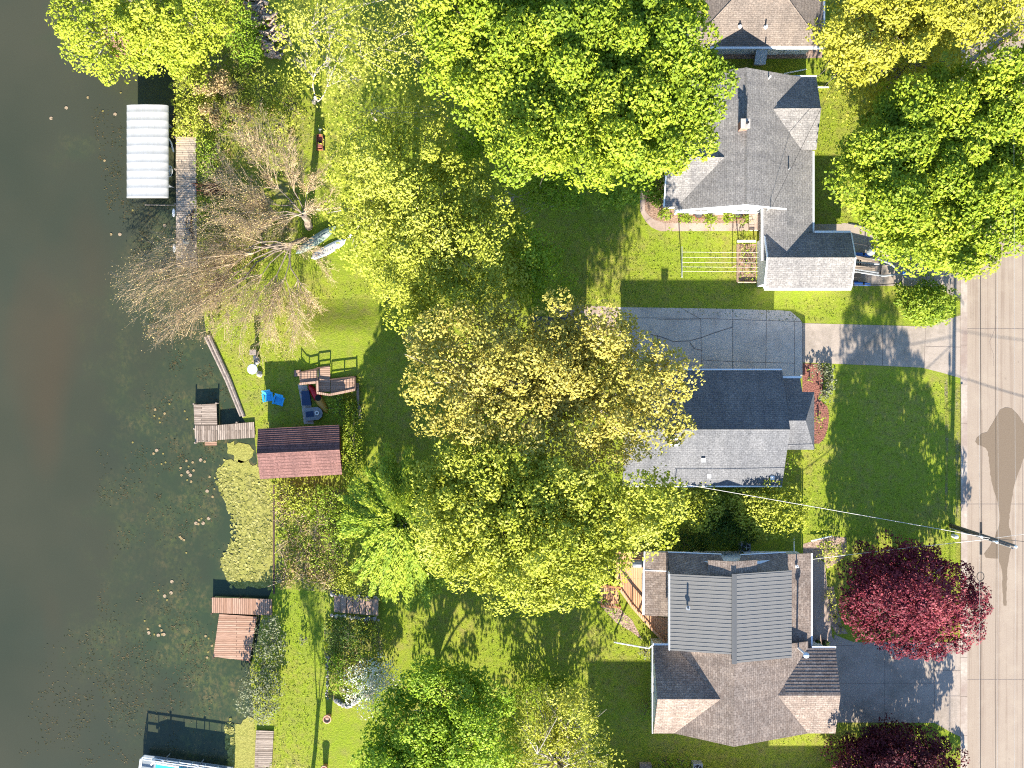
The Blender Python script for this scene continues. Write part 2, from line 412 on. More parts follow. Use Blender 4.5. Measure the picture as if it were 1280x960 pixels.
def leaf_cloud(C, R, counts, size, flat=.75, aspect=.6, tint_c=None, up=.35, spread=.75, low=-.25):
    n = len(C); idx = np.repeat(np.arange(n), counts); m = len(idx)
    d = unit(RNG.normal(size=(m, 3))); d[:, 2] = np.where(d[:, 2] < low, -d[:, 2], d[:, 2])
    rad = R[idx] * RNG.uniform(.3, 1, m) ** .45
    P = C[idx] + d * rad[:, None] * np.array([1, 1, flat])
    N = unit(d * .6 + RNG.normal(size=(m, 3)) * spread * .7 + np.array([0, -.42, up]))   # blades turn a little to the light
    U = unit(np.cross(N, RNG.normal(size=(m, 3)))); V = np.cross(N, U)
    a = size * RNG.uniform(.6, 1.35, m) / 2
    tc = tint_c if tint_c is not None else RNG.uniform(.25, .75, n)
    tint = tc[idx] * .6 + RNG.uniform(0, 1, m) * .4
    return P, U * a[:, None], V * (a * aspect)[:, None], tint
def clump_centres(poly, spacing, z_edge, z_top, zj=.7, hole=None, keep=1.0, bumps=0.0, dome=1.0):
    P = np.array(poly, float); lo, hi = P.min(0), P.max(0)
    cand = RNG.uniform(lo, hi, size=(int(poly_area(poly) / spacing ** 2 * 14) + 200, 2)); cand = cand[in_poly(cand, poly)]
    sel = []
    cell = {}
    for c in cand:
        k = (int(c[0] // spacing), int(c[1] // spacing)); ok = True
        for i in (-1, 0, 1):
            for j in (-1, 0, 1):
                for q in cell.get((k[0] + i, k[1] + j), ()):
                    if (q[0] - c[0]) ** 2 + (q[1] - c[1]) ** 2 < (spacing * .82) ** 2: ok = False
        if ok: cell.setdefault(k, []).append(c); sel.append(c)
    sel = np.array(sel)
    if hole is not None: sel = sel[~in_poly(sel, hole)]
    if keep < 1: sel = sel[RNG.uniform(size=len(sel)) < keep]
    d = dist_poly(sel, poly); R = max(d.max(), 1)
    t = np.clip(d / R, 0, 1)
    z = z_edge + (z_top - z_edge) * np.sqrt(np.clip(1 - (1 - t) ** 2, 0, 1)) * dome + RNG.normal(size=len(sel)) * zj
    if bumps:   # broad lobes: neighbouring clumps rise and sink together
        kx = RNG.uniform(-1, 1, (4, 2)); ph = RNG.uniform(0, 6.3, 4)
        for (a, b), p in zip(kx, ph): z += bumps * .5 * np.sin((sel[:, 0] * a + sel[:, 1] * b) * .09 + p)
    z = np.maximum(z, .25)
    k = (1 - z / H) / PX
    return np.stack([(sel[:, 0] - 640) * k, (480 - sel[:, 1]) * k, z], 1), t
def limbs(mb, base, fork, targets, r0, bend=.6):
    base, fork = Vector(base), Vector(fork)
    mid = (base + fork) / 2 + Vector((random.uniform(-.2, .2), random.uniform(-.2, .2), 0))
    mb.tube([base - Vector((0, 0, .1)), base + Vector((0, 0, .25)), mid, fork], [r0 * 1.5, r0 * 1.1, r0 * .95, r0 * .8], 8)
    for t in targets:
        t = Vector(t); d = t - fork; L = d.length
        st = fork - Vector((0, 0, random.uniform(0, min(1.2, fork.z * .3))))
        j = lambda s: Vector((random.uniform(-s, s), random.uniform(-s, s), random.uniform(-s, s) * .5))
        p1 = st.lerp(t, .33) + Vector((0, 0, L * .10)) + j(L * .06); p2 = st.lerp(t, .68) + Vector((0, 0, L * .07)) + j(L * .05)
        rr = r0 * random.uniform(.3, .5)
        mb.tube([st, p1, p2, t], [rr, rr * .7, rr * .42, .02], 5, False)
        for q, f in ((p1, .5), (p2, .4), (p2, .35)):
            e = q.lerp(t, .6) + j(L * .28); e.z = max(e.z, .3)
            mb.tube([q, q.lerp(e, .5) + j(.15), e], [rr * .45, rr * .28, .015], 4, False)

def tree(name, label, cat, poly, z_edge, z_top, mat, dens=95, leaf=.27, spacing=22, trunk=.26, base=None, bark='bark',
         under=.55, group=None, hole=None, keep=1.0, nlimb=16, bumps=.6, zj=.62, flat=.75, rmul=.85, drop=(1.0, 3.2), crown_name='crown', aspect=.62, edge_sub=True, dome=1.0, zshift=None, fill=.6, cone=False):
    cx, cy = np.mean(np.array(poly), 0)
    zb = .8 * z_top
    bw = G(base[0], base[1], 0) if base else Vector((gx(cx, zb), gy(cy, zb), 0))
    root = thing(name, bw, label, cat, group)
    C, t = clump_centres(poly, spacing, z_edge, z_top, zj, hole, keep, bumps, dome)
    if cone:
        k0 = 1 - C[:, 2] / H; C[:, 2] = z_edge + (z_top - z_edge) * t ** 1.15 + RNG.normal(size=len(t)) * .3; k1 = 1 - C[:, 2] / H; C[:, :2] *= (k1 / k0)[:, None]
    if zshift is not None:
        px = 640 + C[:, 0] * PX / (1 - C[:, 2] / H); dz = zshift(px)
        k0 = 1 - C[:, 2] / H; C[:, 2] += dz; k1 = 1 - C[:, 2] / H
        C[:, 0] *= k1 / k0; C[:, 1] *= k1 / k0
    n = len(C); dens = dens * 1.85; leaf = leaf * .9
    R = spacing / PX * RNG.uniform(.65, 1.2, n) * rmul * 1.12
    area = poly_area(poly) / PX ** 2 * keep
    cnt = np.maximum((dens * area / n * RNG.uniform(.7, 1.3, n)).astype(int), 8)
    ph = RNG.uniform(0, 6.3, 6); tc = .5 + .17 * np.sin(C[:, 0] * .9 + ph[0]) * np.sin(C[:, 1] * .8 + ph[1]) + .14 * np.sin(C[:, 0] * .35 + C[:, 1] * .4 + ph[2]) + RNG.normal(size=n) * .13
    parts = [leaf_cloud(C, R, cnt, leaf, flat, aspect, np.clip(tc, .05, .95))]
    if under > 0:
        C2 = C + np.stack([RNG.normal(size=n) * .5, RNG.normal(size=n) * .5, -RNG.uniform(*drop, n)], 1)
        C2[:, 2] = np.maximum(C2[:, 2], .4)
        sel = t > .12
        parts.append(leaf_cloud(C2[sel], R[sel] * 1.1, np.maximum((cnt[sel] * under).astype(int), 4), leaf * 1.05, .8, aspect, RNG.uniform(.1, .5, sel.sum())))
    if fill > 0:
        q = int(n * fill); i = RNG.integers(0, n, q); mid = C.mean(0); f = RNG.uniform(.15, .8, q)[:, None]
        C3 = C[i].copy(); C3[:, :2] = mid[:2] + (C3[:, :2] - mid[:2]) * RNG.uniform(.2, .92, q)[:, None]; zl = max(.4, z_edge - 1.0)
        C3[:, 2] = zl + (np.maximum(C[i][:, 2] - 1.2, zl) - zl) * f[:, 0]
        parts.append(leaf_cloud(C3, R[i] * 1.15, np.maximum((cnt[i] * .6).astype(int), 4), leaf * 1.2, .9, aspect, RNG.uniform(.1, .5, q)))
    P, U, V, T = (np.concatenate([p[i] for p in parts]) for i in range(4))
    ok = P[:, 2] > .05
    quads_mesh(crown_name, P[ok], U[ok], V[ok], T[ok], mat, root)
    mb = MB(); fork = Vector((bw.x, bw.y, max(.5, z_edge * .62)))
    pick = RNG.choice(n, min(nlimb, n), replace=False)
    limbs(mb, bw, fork, [C[i] - np.array([0, 0, .3]) for i in pick], trunk)
    mb.build('trunk', bark, root)
    return root
def shrub(label, poly, z, mat, dens=110, leaf=.2, spacing=11, name='shrub', cat='shrub', group=None, under=.5, **kw):
    kw.setdefault('trunk', .05); kw.setdefault('fill', .2); kw.setdefault('nlimb', 7); kw.setdefault('bumps', .15); kw.setdefault('zj', .12)
    return tree(name, label, cat, poly, max(.35, z * .45), z, mat, dens, leaf, spacing, under=under, group=group, drop=(.2, .7), crown_name='foliage', **kw)
def ground_scatter(name, poly, n, mat, size, z0, z1, aspect=.5, up=.6, label=None, clump=0):
    P = np.array(poly, float); lo, hi = P.min(0), P.max(0)
    pts = np.zeros((0, 2))
    if clump:
        cs = RNG.uniform(lo, hi, (clump * 2, 2)); cs = cs[in_poly(cs, poly)]
        while len(pts) < n:
            i = RNG.integers(0, len(cs), n); q = cs[i] + RNG.normal(size=(n, 2)) * RNG.uniform(3, 9, (len(cs), 1))[i]
            pts = np.concatenate([pts, q[in_poly(q, poly)]])
    else:
        while len(pts) < n:
            q = RNG.uniform(lo, hi, (n, 2)); pts = np.concatenate([pts, q[in_poly(q, poly)]])
    pts = pts[:n]; z = RNG.uniform(z0, z1, n)
    W = np.stack([(pts[:, 0] - 640) / PX, (480 - pts[:, 1]) / PX, z], 1)
    N = unit(RNG.normal(size=(n, 3)) * .6 + np.array([0, 0, up]))
    U = unit(np.cross(N, RNG.normal(size=(n, 3)))); V = np.cross(N, U); a = size * RNG.uniform(.5, 1.4, n) / 2
    return W, U * a[:, None], V * (a * aspect)[:, None], RNG.uniform(0, 1, n)
def circle(cx, cy, rx, ry=None, n=10, j=.12, seed=None):
    rr = random.Random(seed if seed is not None else int(cx * 7 + cy * 13)); ry = ry or rx
    return [(cx + rx * rr.uniform(1 - j, 1 + j) * math.cos(2 * PI * i / n), cy + ry * rr.uniform(1 - j, 1 + j) * math.sin(2 * PI * i / n)) for i in range(n)]

# ------------------------------------------------------------------ setting
def sheet(name, polys, z, mat, label=None, cat=None):
    """flat ground sheet(s) from outline points given at ground level"""
    m = MB()
    for p in polys:
        pts = [(*G(x, y, 0).to_2d(), z) for x, y in p]; m.add(pts, [list(range(len(pts)))[::-1]])
    o = m.build(name, mat); o['kind'] = 'structure'; return o
def struct(o, label=None, cat=None):
    o['kind'] = 'structure'
    if label: o['label'] = label
    if cat: o['category'] = cat
    return o

BIG = 420
shore = [(196, -900), (205, -60), (216, -10), (217, 70), (218, 172), (244, 176), (246, 300), (250, 360), (258, 418), (303, 522), (318, 545), (322, 580), (341, 605), (343, 660), (341, 735), (326, 770), (322, 800), (312, 835), (316, 880), (322, 960), (326, 1100), (318, 2200)]
def shp(p): return ((p[0] - 640) / PX, (480 - p[1]) / PX)
sh = [shp(p) for p in shore]
me = MB()
top = [(BIG, BIG), (sh[0][0], BIG)] + sh + [(sh[-1][0], -BIG), (BIG, -BIG)]
n = len(top)
me.mat('lawn').add([(x, y, 0) for x, y in top], [list(range(n))])
me.mat('weedy_soil')
for a, b in zip(sh[:-1], sh[1:]): me.add([(*a, 0), (*b, 0), (*b, -1.6), (*a, -1.6)], [(0, 1, 2, 3)])
struct(me.build('ground'), 'green lawn sloping down to the lake shore', 'lawn')
m = MB(); m.add([(-BIG, -BIG, WZ), (-17, -BIG, WZ), (-17, BIG, WZ), (-BIG, BIG, WZ)], [(0, 1, 2, 3)])
struct(m.build('lake', 'lake_water'), 'murky dark green brown lake water', 'water')

# low grassy rise added under the wooden deck to shorten its railing shadows
m = MB(); gn = 34; sm = lambda q: 0 if q <= 0 else 1 if q >= 1 else q * q * (3 - 2 * q); vs = []
for j in range(gn + 1):
    for i in range(gn + 1):
        x, y = 345 + i * 5.0, 365 + j * 3.9; h_ = sm((x - 368) / 22) * sm((500 - x) / 55) * sm((y - 370) / 50) * sm((483 - y) / 12)
        p = G(x, y); vs.append((p.x, p.y, -.03 + .60 * h_ + (.0 if h_ == 0 else .02)))
m.add(vs, [((j + 1) * (gn + 1) + i, (j + 1) * (gn + 1) + i + 1, j * (gn + 1) + i + 1, j * (gn + 1) + i) for j in range(gn) for i in range(gn)])
struct(m.build('grass_terrace', 'lawn', None, True))
# weedy bank along the shore
bank = [(219, -20), (300, -20), (330, 20), (318, 70), (350, 105), (395, 150), (380, 190), (372, 240), (372, 300), (330, 330), (300, 380), (262, 415), (251, 358), (247, 298), (246, 176), (219, 172)]
sheet('overgrown_bank', [bank], .006, 'weedy_soil')
sheet('brushy_bank', [[(345, 602), (400, 600), (432, 610), (436, 720), (425, 742), (345, 735), (345, 660)]], .006, 'weedy_soil')
sheet('planting_bed', [[(405, 772), (470, 772), (480, 800), (470, 880), (440, 885), (415, 875), (405, 820)]], .006, 'weedy_soil')

# road with curb, joints, wet patch
RX0, RX1 = gx(1209), gx(1350)
m = MB(); m.add([(RX0, -BIG, .004), (RX1, -BIG, .004), (RX1, BIG, .004), (RX0, BIG, .004)], [(0, 1, 2, 3)])
struct(m.build('road', 'road_concrete'), 'tan concrete street beside the lawns', 'road')
m = MB()
for x in (1278, 1316):
    xx = gx(x); m.add([(xx - .02, -60, .008), (xx + .02, -60, .008), (xx + .02, 60, .008), (xx - .02, 60, .008)], [(0, 1, 2, 3)])
for i in range(-3, 4):
    y = i * 13.7 + 4.3; m.add([(RX0, y, .0085), (RX1, y, .0085), (RX1, y + .035, .0085), (RX0, y + .035, .0085)], [(0, 1, 2, 3)])
rr = random.Random(3)
for k in range(9):   # wandering cracks
    x, y = rr.uniform(RX0 + .3, RX1 - 1), rr.uniform(-28, 26); pts = []
    for q in range(9): pts.append((x, y)); x += rr.uniform(-.25, .25); y += rr.uniform(.3, .7)
    for a, b in zip(pts[:-1], pts[1:]): m.add([(a[0] - .012, a[1], .0088), (a[0] + .012, a[1], .0088), (b[0] + .012, b[1], .0088), (b[0] - .012, b[1], .0088)], [(0, 1, 2, 3)])
struct(m.build('road_joints', 'joint'))
wet = [(1257, 509), (1265, 511), (1272, 518), (1280, 530), (1285, 545), (1283, 562), (1277, 580), (1271, 596), (1266, 615), (1263, 635), (1261, 655), (1264, 668), (1266, 678), (1262, 692), (1259, 715), (1258, 757), (1254.5, 757), (1252, 712), (1248, 698), (1240, 698), (1232, 697), (1230, 692), (1237, 683), (1244, 671), (1249, 655), (1249, 640), (1246, 625), (1240, 605), (1237, 585), (1235, 565), (1232, 560), (1222, 556), (1219, 552), (1221, 547), (1227, 542), (1234, 540), (1240, 530), (1245, 521), (1250, 512)]
def mat_outline(pts, seed, amp=2.2):
    rr = random.Random(seed); out = []
    for (a, b) in zip(pts, pts[1:] + pts[:1]):
        L = math.hypot(b[0] - a[0], b[1] - a[1]); n = max(1, int(L / 4))
        for i in range(n):
            t = i / n; out.append((a[0] + (b[0] - a[0]) * t + rr.uniform(-amp, amp) * (i > 0), a[1] + (b[1] - a[1]) * t + rr.uniform(-amp, amp) * (i > 0)))
    return out
sheet('wet_patch', [mat_outline(wet, 4, .55)], .0105, 'wet_concrete')
m = MB()
x0, x1 = gx(1200.5), gx(1209)
for i in range(-20, 20):
    y0 = i * 3.05
    y1 = y0 + 3.03
    cut = any(gy(b) < y1 and gy(a) > y0 for a, b in ((386, 478), (318, 376), (795, 922)))
    hgt = .035 if cut else .12
    m.prism([(x0, y0), (x0 + .16, y0), (x0 + .16, y1), (x0, y1)], -.1, hgt)
    m.prism([(x0 + .163, y0), (x1, y0), (x1, y1), (x0 + .163, y1)], -.1, .03)
for s in (-1, 1):
    m.prism([(x0, 61 * s), (x1, 61 * s), (x1, 400 * s), (x0, 400 * s)][::s], -.1, .1)
struct(m.build('kerb', 'curb_concrete'))
m = MB(); m.prism([(RX1, -400), (RX1 + .5, -400), (RX1 + .5, 400), (RX1, 400)], -.1, .1); struct(m.build('far_kerb', 'curb_concrete'))
sheet('verge_soil', [[(1189, 402), (1200, 398), (1200, 392), (1197, 392)], [(1180, 470), (1184, 470), (1186, 520), (1184, 640), (1181, 640), (1182, 560)], [(1194, 478), (1200, 480), (1200, 700), (1195, 700)], [(1196, 376), (1201, 376), (1201, 340), (1198, 340)]], .005, 'weedy_soil')

# drives, pads, walks (with joints as thin dark sheets)
def joints(name, segs, w=.035, z=.014):
    m = MB()
    for (ax, ay, bx, by) in segs:
        a, b = G(ax, ay), G(bx, by); d = (b - a).normalized(); q = Vector((-d.y, d.x, 0)) * w / 2
        m.add([(*(a - q).to_2d(), z), (*(b - q).to_2d(), z), (*(b + q).to_2d(), z), (*(a + q).to_2d(), z)], [(0, 1, 2, 3)])
    return struct(m.build(name, 'joint'))
sheet('driveway_pad', [[(774, 384), (850, 385), (905, 386), (975, 388), (988, 389), (1000, 399), (1003, 404), (1003, 470), (774, 470)]], .008, 'pad_concrete')
sheet('driveway_strip', [[(690, 380), (774, 384), (774, 420), (690, 420)]], .006, 'walk_concrete')
sheet('driveway', [[(1003, 404), (1100, 406.5), (1150, 408), (1162, 407), (1180, 400), (1205, 393), (1205, 474), (1178, 466), (1152, 459.5), (1100, 457), (1003, 453)]], .010, 'drive_concrete')
joints('driveway_joints', [(774, 397, 876, 398), (850, 384, 876, 399), (876, 398, 1003, 402), (916, 386, 916, 468), (958, 388, 958, 400), (916, 400, 916, 470), (876, 398, 877, 470), (916, 452, 993, 454), (877, 450, 916, 452),
                         (993, 402, 993, 470), (958, 402, 957, 468), (1003, 404, 1003, 453), (1050, 405, 1050, 455), (1103, 406, 1103, 457), (1157, 407, 1155, 460), (1157, 433, 1202, 434), (1194, 397, 1194, 470), (877, 400, 822, 399)])
joints('driveway_cracks', [(813, 418, 826, 421), (826, 421, 842, 427), (842, 427, 862, 426), (862, 426, 877, 422), (822, 419, 822, 427), (877, 422, 890, 417), (890, 417, 915, 409), (862, 428, 868, 436), (868, 436, 878, 438)], .06)
sheet('trailer_drive', [[(1052, 279), (1066, 279), (1082, 284), (1100, 300), (1120, 316), (1150, 322), (1201, 322), (1201, 373), (1190, 369), (1165, 359), (1130, 357), (1052, 358)]], .008, 'drive_concrete')
joints('trailer_drive_joints', [(1117, 314, 1117, 358), (1158, 322, 1158, 358), (1193, 322, 1193, 370), (1084, 286, 1084, 357)], .03)
sheet('side_walk', [[(1017, 280), (1052, 280), (1052, 290), (1017, 290)]], .009, 'drive_concrete')
sheet('asphalt_driveway', [[(1043, 793), (1052, 797), (1068, 803), (1170, 803), (1188, 803), (1203, 796), (1203, 922), (1190, 916), (1168, 903.5), (1043, 903)]], .008, 'drive_concrete')
joints('asphalt_driveway_joints', [(1168, 803, 1168, 903), (1044, 854, 1168, 854), (1106, 803, 1106, 903), (1168, 838, 1200, 838), (1168, 870, 1200, 870), (1044, 807, 1068, 807)], .03)
walk = [(800, 236), (806, 236), (806, 262), (808, 266), (812.6, 271), (819.5, 275.5), (831.5, 278.5), (944, 279), (944, 288.6), (826, 289), (820, 287), (814, 284), (809, 279), (804, 272), (800.6, 265)]
sheet('garden_path', [walk], .010, 'walk_concrete')
joints('garden_path_joints', [(831.5, 278, 831.5, 289), (860, 279, 860, 289), (888, 279, 888, 289), (916, 279, 916, 289), (814, 272, 806, 277)], .03)
sheet('flower_bed', [[(806, 222), (834, 222), (834, 262), (944, 262), (944, 279), (831.5, 278.5), (819.5, 275.5), (812.6, 271), (808, 266), (806, 262)]], .007, 'brown_mulch')
sheet('vegetable_bed', [[(922, 305), (945, 305), (945, 352), (922, 352)]], .007, 'brown_mulch')
sheet('mulch_bed', [[(1003, 454), (1026, 455), (1030, 470), (1028, 490), (1022, 498), (1034, 507.5), (1036.5, 519), (1035, 534), (1031, 547), (1024, 554.5), (1008, 555), (1003, 500)]], .007, 'red_mulch')
sheet('front_walk', [[(1008, 699), (1024, 699), (1031, 703), (1032, 715), (1036, 745), (1040, 796), (1043, 800), (1043, 812), (1008, 812)]], .010, 'walk_concrete')
sheet('shrub_bed', [[(1004, 680), (1024, 674), (1040, 670), (1058, 672), (1058, 694), (1047, 703), (1034, 711), (1030, 700), (1020, 697), (1004, 697)], [(1031, 735), (1042, 733), (1047, 760), (1052, 780), (1060, 792), (1046, 793), (1038, 780)]], .007, 'rock_bed')
sheet('deck_bed', [[(752, 744), (768, 755), (790, 775), (803, 800), (790, 790), (770, 778), (755, 762), (746, 752)]], .007, 'rock_bed')
sheet('boathouse_pad', [[(370, 470), (380, 466), (388, 500), (392, 530), (380, 530), (376, 500)]], .009, 'pad_concrete')
sheet('rock_strip', [[(873, 60), (1028, 60), (1028, 72), (1008, 73), (873, 74)]], .007, 'rock_bed')

# duckweed mats at the shore
for poly, sd, lb in (([(283, 575), (322, 580), (342, 604), (344, 660), (342, 736), (293, 733), (284, 720), (286, 700), (300, 690), (301, 670), (296, 650), (288, 620), (276, 600), (271, 588)], 1, 'olive yellow duckweed mat on the water below the maroon roofed boathouse'),
                     ([(292, 910), (310, 895), (320, 900), (322, 990), (288, 990), (287, 940)], 2, 'small olive duckweed mat beside the bottom grey dock'),
                     ([(284, 553), (312, 556), (318, 563), (312, 574), (296, 577), (284, 566)], 3, 'small duckweed patch below the grey L shaped dock')):
    m = MB(); pts = [(*G(x, y, WZ).to_2d(), WZ + .02) for x, y in mat_outline(poly, sd, 3.2)]
    m.add(pts, [list(range(len(pts)))[::-1]]); o = m.build('duckweed', 'algae'); tag(o, lb, 'duckweed', kind='stuff')
# waterweed just under / at the surface: uncountable scraps
W = []
for poly, n, c in (([(115, 560), (270, 560), (285, 700), (280, 760), (250, 880), (190, 900), (60, 950), (40, 900), (120, 760)], 3000, 60), ([(60, 780), (250, 780), (280, 960), (20, 960)], 3000, 50),
                   ([(112, 130), (155, 130), (155, 250), (215, 255), (215, 300), (140, 300)], 1200, 26), ([(140, 300), (215, 300), (250, 430), (300, 520), (235, 520), (180, 420)], 1500, 34), ([(180, 480), (280, 480), (280, 600), (170, 620)], 500, 14), ([(205, 390), (300, 500), (262, 500)], 300, 8)):
    W.append(ground_scatter('w', poly, int(n * .5), 'x', .14, WZ + .004, WZ + .02, .42, 4, clump=c))
P, U, V, T = (np.concatenate([w[i] for w in W]) for i in range(4))
kk = (1 - WZ / H); P[:, :2] *= kk
o = quads_mesh('waterweed', P, U, V, T, 'weed_brown', None); tag(o, 'scattered brown and olive waterweed in the shallow lake water', 'waterweed', kind='stuff')
W = [ground_scatter('d', p, n, 'x', .26, WZ + .022, WZ + .05, .75, 5, clump=c) for p, n, c in (([(266, 578), (284, 570), (302, 650), (302, 690), (290, 738), (276, 705), (290, 670), (284, 630), (268, 602)], 800, 40), ([(276, 690), (300, 685), (300, 735), (278, 720)], 350, 8), ([(280, 905), (296, 890), (292, 960), (284, 960)], 160, 8), ([(290, 585), (340, 600), (340, 735), (300, 735)], 900, 60))]
P, U, V, T = (np.concatenate([w[i] for w in W]) for i in range(4)); P[:, :2] *= kk
o = quads_mesh('duckweed', P, U, V, T, 'algae_leaf', None); tag(o, 'loose duckweed scraps along the ragged edge of the big mat', 'duckweed', kind='stuff')
# lily pads (counted)
pads = {'yellow lily pad floating among the cluster off the grey L shaped dock': [(194, 512), (199, 523), (206, 517), (200, 528), (193, 520), (212, 505), (231, 514), (234, 524)],
        'pale lily pad floating in the cluster in open water': [(166, 553), (192, 567), (196, 563), (204, 567), (202, 580), (207, 578)],
        'tan lily pad in the dense cluster near the duckweed mat': [(233, 576), (226, 585), (241, 578), (235, 590), (227, 594), (238, 594), (234, 600), (239, 602), (236, 583), (251, 575), (256, 577), (262, 596), (268, 611), (259, 614), (266, 621), (242, 588)],
        'orange lily pad in the small cluster below the dense one': [(245, 654), (249, 650), (252, 648), (254, 654), (248, 655), (261, 648), (225, 671), (230, 675), (227, 673), (233, 691)],
        'pinkish lily pad in the ring left of the brown dock': [(181, 776), (185, 786), (186, 791), (193, 793), (198, 794), (203, 793), (205, 793), (202, 788), (200, 782), (198, 738), (206, 745), (209, 750), (215, 727), (214, 741), (257, 795), (261, 798), (265, 807), (260, 815), (259, 822)],
        'tiny pale lily pad drifting alone by the white boat lift': [(64, 148), (83, 135), (151, 116), (144, 143), (131, 201), (139, 293), (150, 293), (178, 299), (206, 282), (110, 122), (166, 263), (129, 139)]}
pm = []
for k in range(3):
    m = MB(); r = (.075, .10, .135)[k]; pts = [(r * math.cos(a), r * math.sin(a), 0) for a in [0.25 + i * (2 * PI - .5) / 11 for i in range(12)]] + [(0, 0, 0)]
    m.add(pts, [list(range(13))]); o = m.build('lily_pad', 'pad_leaf'); me_ = o.data
    at = me_.attributes.new('tint', 'FLOAT', 'FACE'); at.data.foreach_set('value', [(.15, .5, .85)[k]]); pm.append(o)
first = [True] * 3
for lb, pts in pads.items():
    for (x, y) in pts:
        k = random.randrange(3); o = pm[k] if first[k] else pm[k].copy()
        if not first[k]: COL.objects.link(o)
        first[k] = False
        o.location = G(x, y, WZ) + Vector((0, 0, .025 + random.uniform(0, .01))); o.rotation_euler = (0, 0, random.uniform(0, 6.3)); tag(o, lb, 'lily pad', lb.replace('lily pad', 'lily pads'))

# ------------------------------------------------------------------ houses
def win(root, c, facing, w=.9, h=1.1, z=1.6):
    """framed window on a wall; facing = outward unit (x, y)"""
    fx, fy = facing; ux, uy = -fy, fx
    def bx(m, du, dz, su, sz, off, th): m.box((c[0] + ux * du + fx * off, c[1] + uy * du + fy * off, z + dz), (abs(ux) * su + abs(fx) * th, abs(uy) * su + abs(fy) * th, sz))
    m = MB()
    for s in (-1, 1): bx(m, s * (w / 2), 0, .09, h + .09, .02, .07); bx(m, 0, s * (h / 2), w - .092, .09, .02, .07)
    bx(m, 0, 0, .04, h - .1, .02, .05)
    fr = m.build('window', 'white_trim', root)
    m = MB(); bx(m, 0, 0, w - .1, h - .1, .006, .03); m.build('pane', 'window_glass', fr)
    m = MB(); bx(m, 0, -h / 2 - .08, w + .2, .06, .04, .12); m.build('sill', 'white_trim', fr)
def door(root, c, facing, w=.95, h=2.05):
    fx, fy = facing; ux, uy = -fy, fx
    m = MB(); m.box((c[0] + fx * .02, c[1] + fy * .02, h / 2 + .05), (abs(ux) * w + abs(fx) * .07, abs(uy) * w + abs(fy) * .07, h)); d = m.build('door', 'white_trim', root)
    m = MB(); m.box((c[0] + ux * w * .36 + fx * .08, c[1] + uy * w * .36 + fy * .08, 1.05), (.07, .07, .07)); m.build('handle', 'gray_metal', d)
def vent_pipe(root, p, h=.35, r=.06, mat='white_trim', name='vent_pipe'):
    m = MB(); m.tube([p - Vector((0, 0, .2)), p + Vector((0, 0, h))], r, 8); m.tube([p - Vector((0, 0, .04)), p + Vector((0, 0, .03))], r * 2.4, 8); m.build(name, mat, root)
def turbine(root, p):
    m = MB(); m.box((p[0], p[1], p[2] + .05), (.3, .3, .14)); m.build('roof_vent', 'white_trim', root)
def gut(m, a, b, w=.13, hh=.12):
    m = MB()
    a, b = Vector(a), Vector(b); d = (b - a); q = Vector((-d.y, d.x, 0)).normalized() * w / 2
    vs = [a - q, a + q, b + q, b - q]; m.add([v + Vector((0, 0, .02)) for v in vs] + [v - Vector((0, 0, hh)) for v in vs], [(0, 1, 2, 3), (7, 6, 5, 4), (0, 3, 7, 4), (1, 5, 6, 2), (0, 4, 5, 1), (3, 2, 6, 7)])
    m.build('gutter', 'white_trim', r)
def house(name, loc, label): return thing(name, loc, label, 'house')

def courses(m, e0, e1, r1, r0, n, lift):
    """overlapping shingle courses from the eave (e0-e1) to the ridge (r0-r1)"""
    e0, e1, r0, r1 = map(Vector, (e0, e1, r0, r1)); u = Vector((0, 0, lift))
    for i in range(n):
        a, b = i / n, (i + 1) / n; A, B = e0.lerp(r0, a), e1.lerp(r1, a); D, Cc = e0.lerp(r0, b), e1.lerp(r1, b); k = Vector((0, 0, .006))
        m.add([A + u, B + u, Cc + k, D + k, A + k, B + k], [(0, 1, 2, 3), (4, 5, 1, 0)])
# H0: tan hipped house at the top
r = house('hip_roof_house', (18.2, 33, 0), 'tan hip roofed house with a white gutter, cut by the top edge')
x0, x1, y0, y1, ze, zr = 13.2, 23.35, 25.3, 46, 2.9, 5.1
xm = (x0 + x1) / 2; ya, yb = y0 + 5.05, y1 - 5.05
m = MB(); m.prism([(x0 + .45, y0 + .45), (x1 - .45, y0 + .45), (x1 - .45, y1 - .45), (x0 + .45, y1 - .45)], 0, 2.78); m.build('wall', 'white_siding', r)
m = MB(); A, B = (xm, ya, zr), (xm, yb, zr)
m.slab([(x0, y0, ze), (x1, y0, ze), A]); m.slab([(x1, y1, ze), (x0, y1, ze), B]); m.slab([(x1, y0, ze), (x1, y1, ze), B, A]); m.slab([(x0, y1, ze), (x0, y0, ze), A, B])
m.build('roof', 'tan_shingle', r)
m = MB()
for q in ((x0, y0, ze), (x1, y0, ze)): m.tube([Vector(q), Vector(A) + Vector((0, 0, .0))], .05, 4)
m.tube([Vector(A) + Vector((0, 0, .02)), Vector(B) + Vector((0, 0, .02))], .08, 4); m.build('ridge_cap', 'tan_shingle', r)
m = MB(); gut(m, (x0, y0 - .07, ze - .02), (x1 + .14, y0 - .07, ze - .02), .16); gut(m, (x1 + .07, y0, ze - .02), (x1 + .07, y1, ze - .02), .13); 
vent_pipe(r, G(957, 34, 3.55)); vent_pipe(r, G(925, 33, 3.6), .2)
win(r, (15.2, y0 + .45), (0, -1)); win(r, (21.6, y0 + .45), (0, -1)); door(r, (xm + 1.9, y0 + .45), (0, -1)); win(r, (x1 - .45, 30), (1, 0))
m = MB(); bx0, bx1 = gx(941), gx(955); by0, by1 = gy(83), y0 + .42
m.slab([(bx0, by0, .45), (bx1, by0, .45), (bx1, by1, 1.05), (bx0, by1, 1.05)], .06)
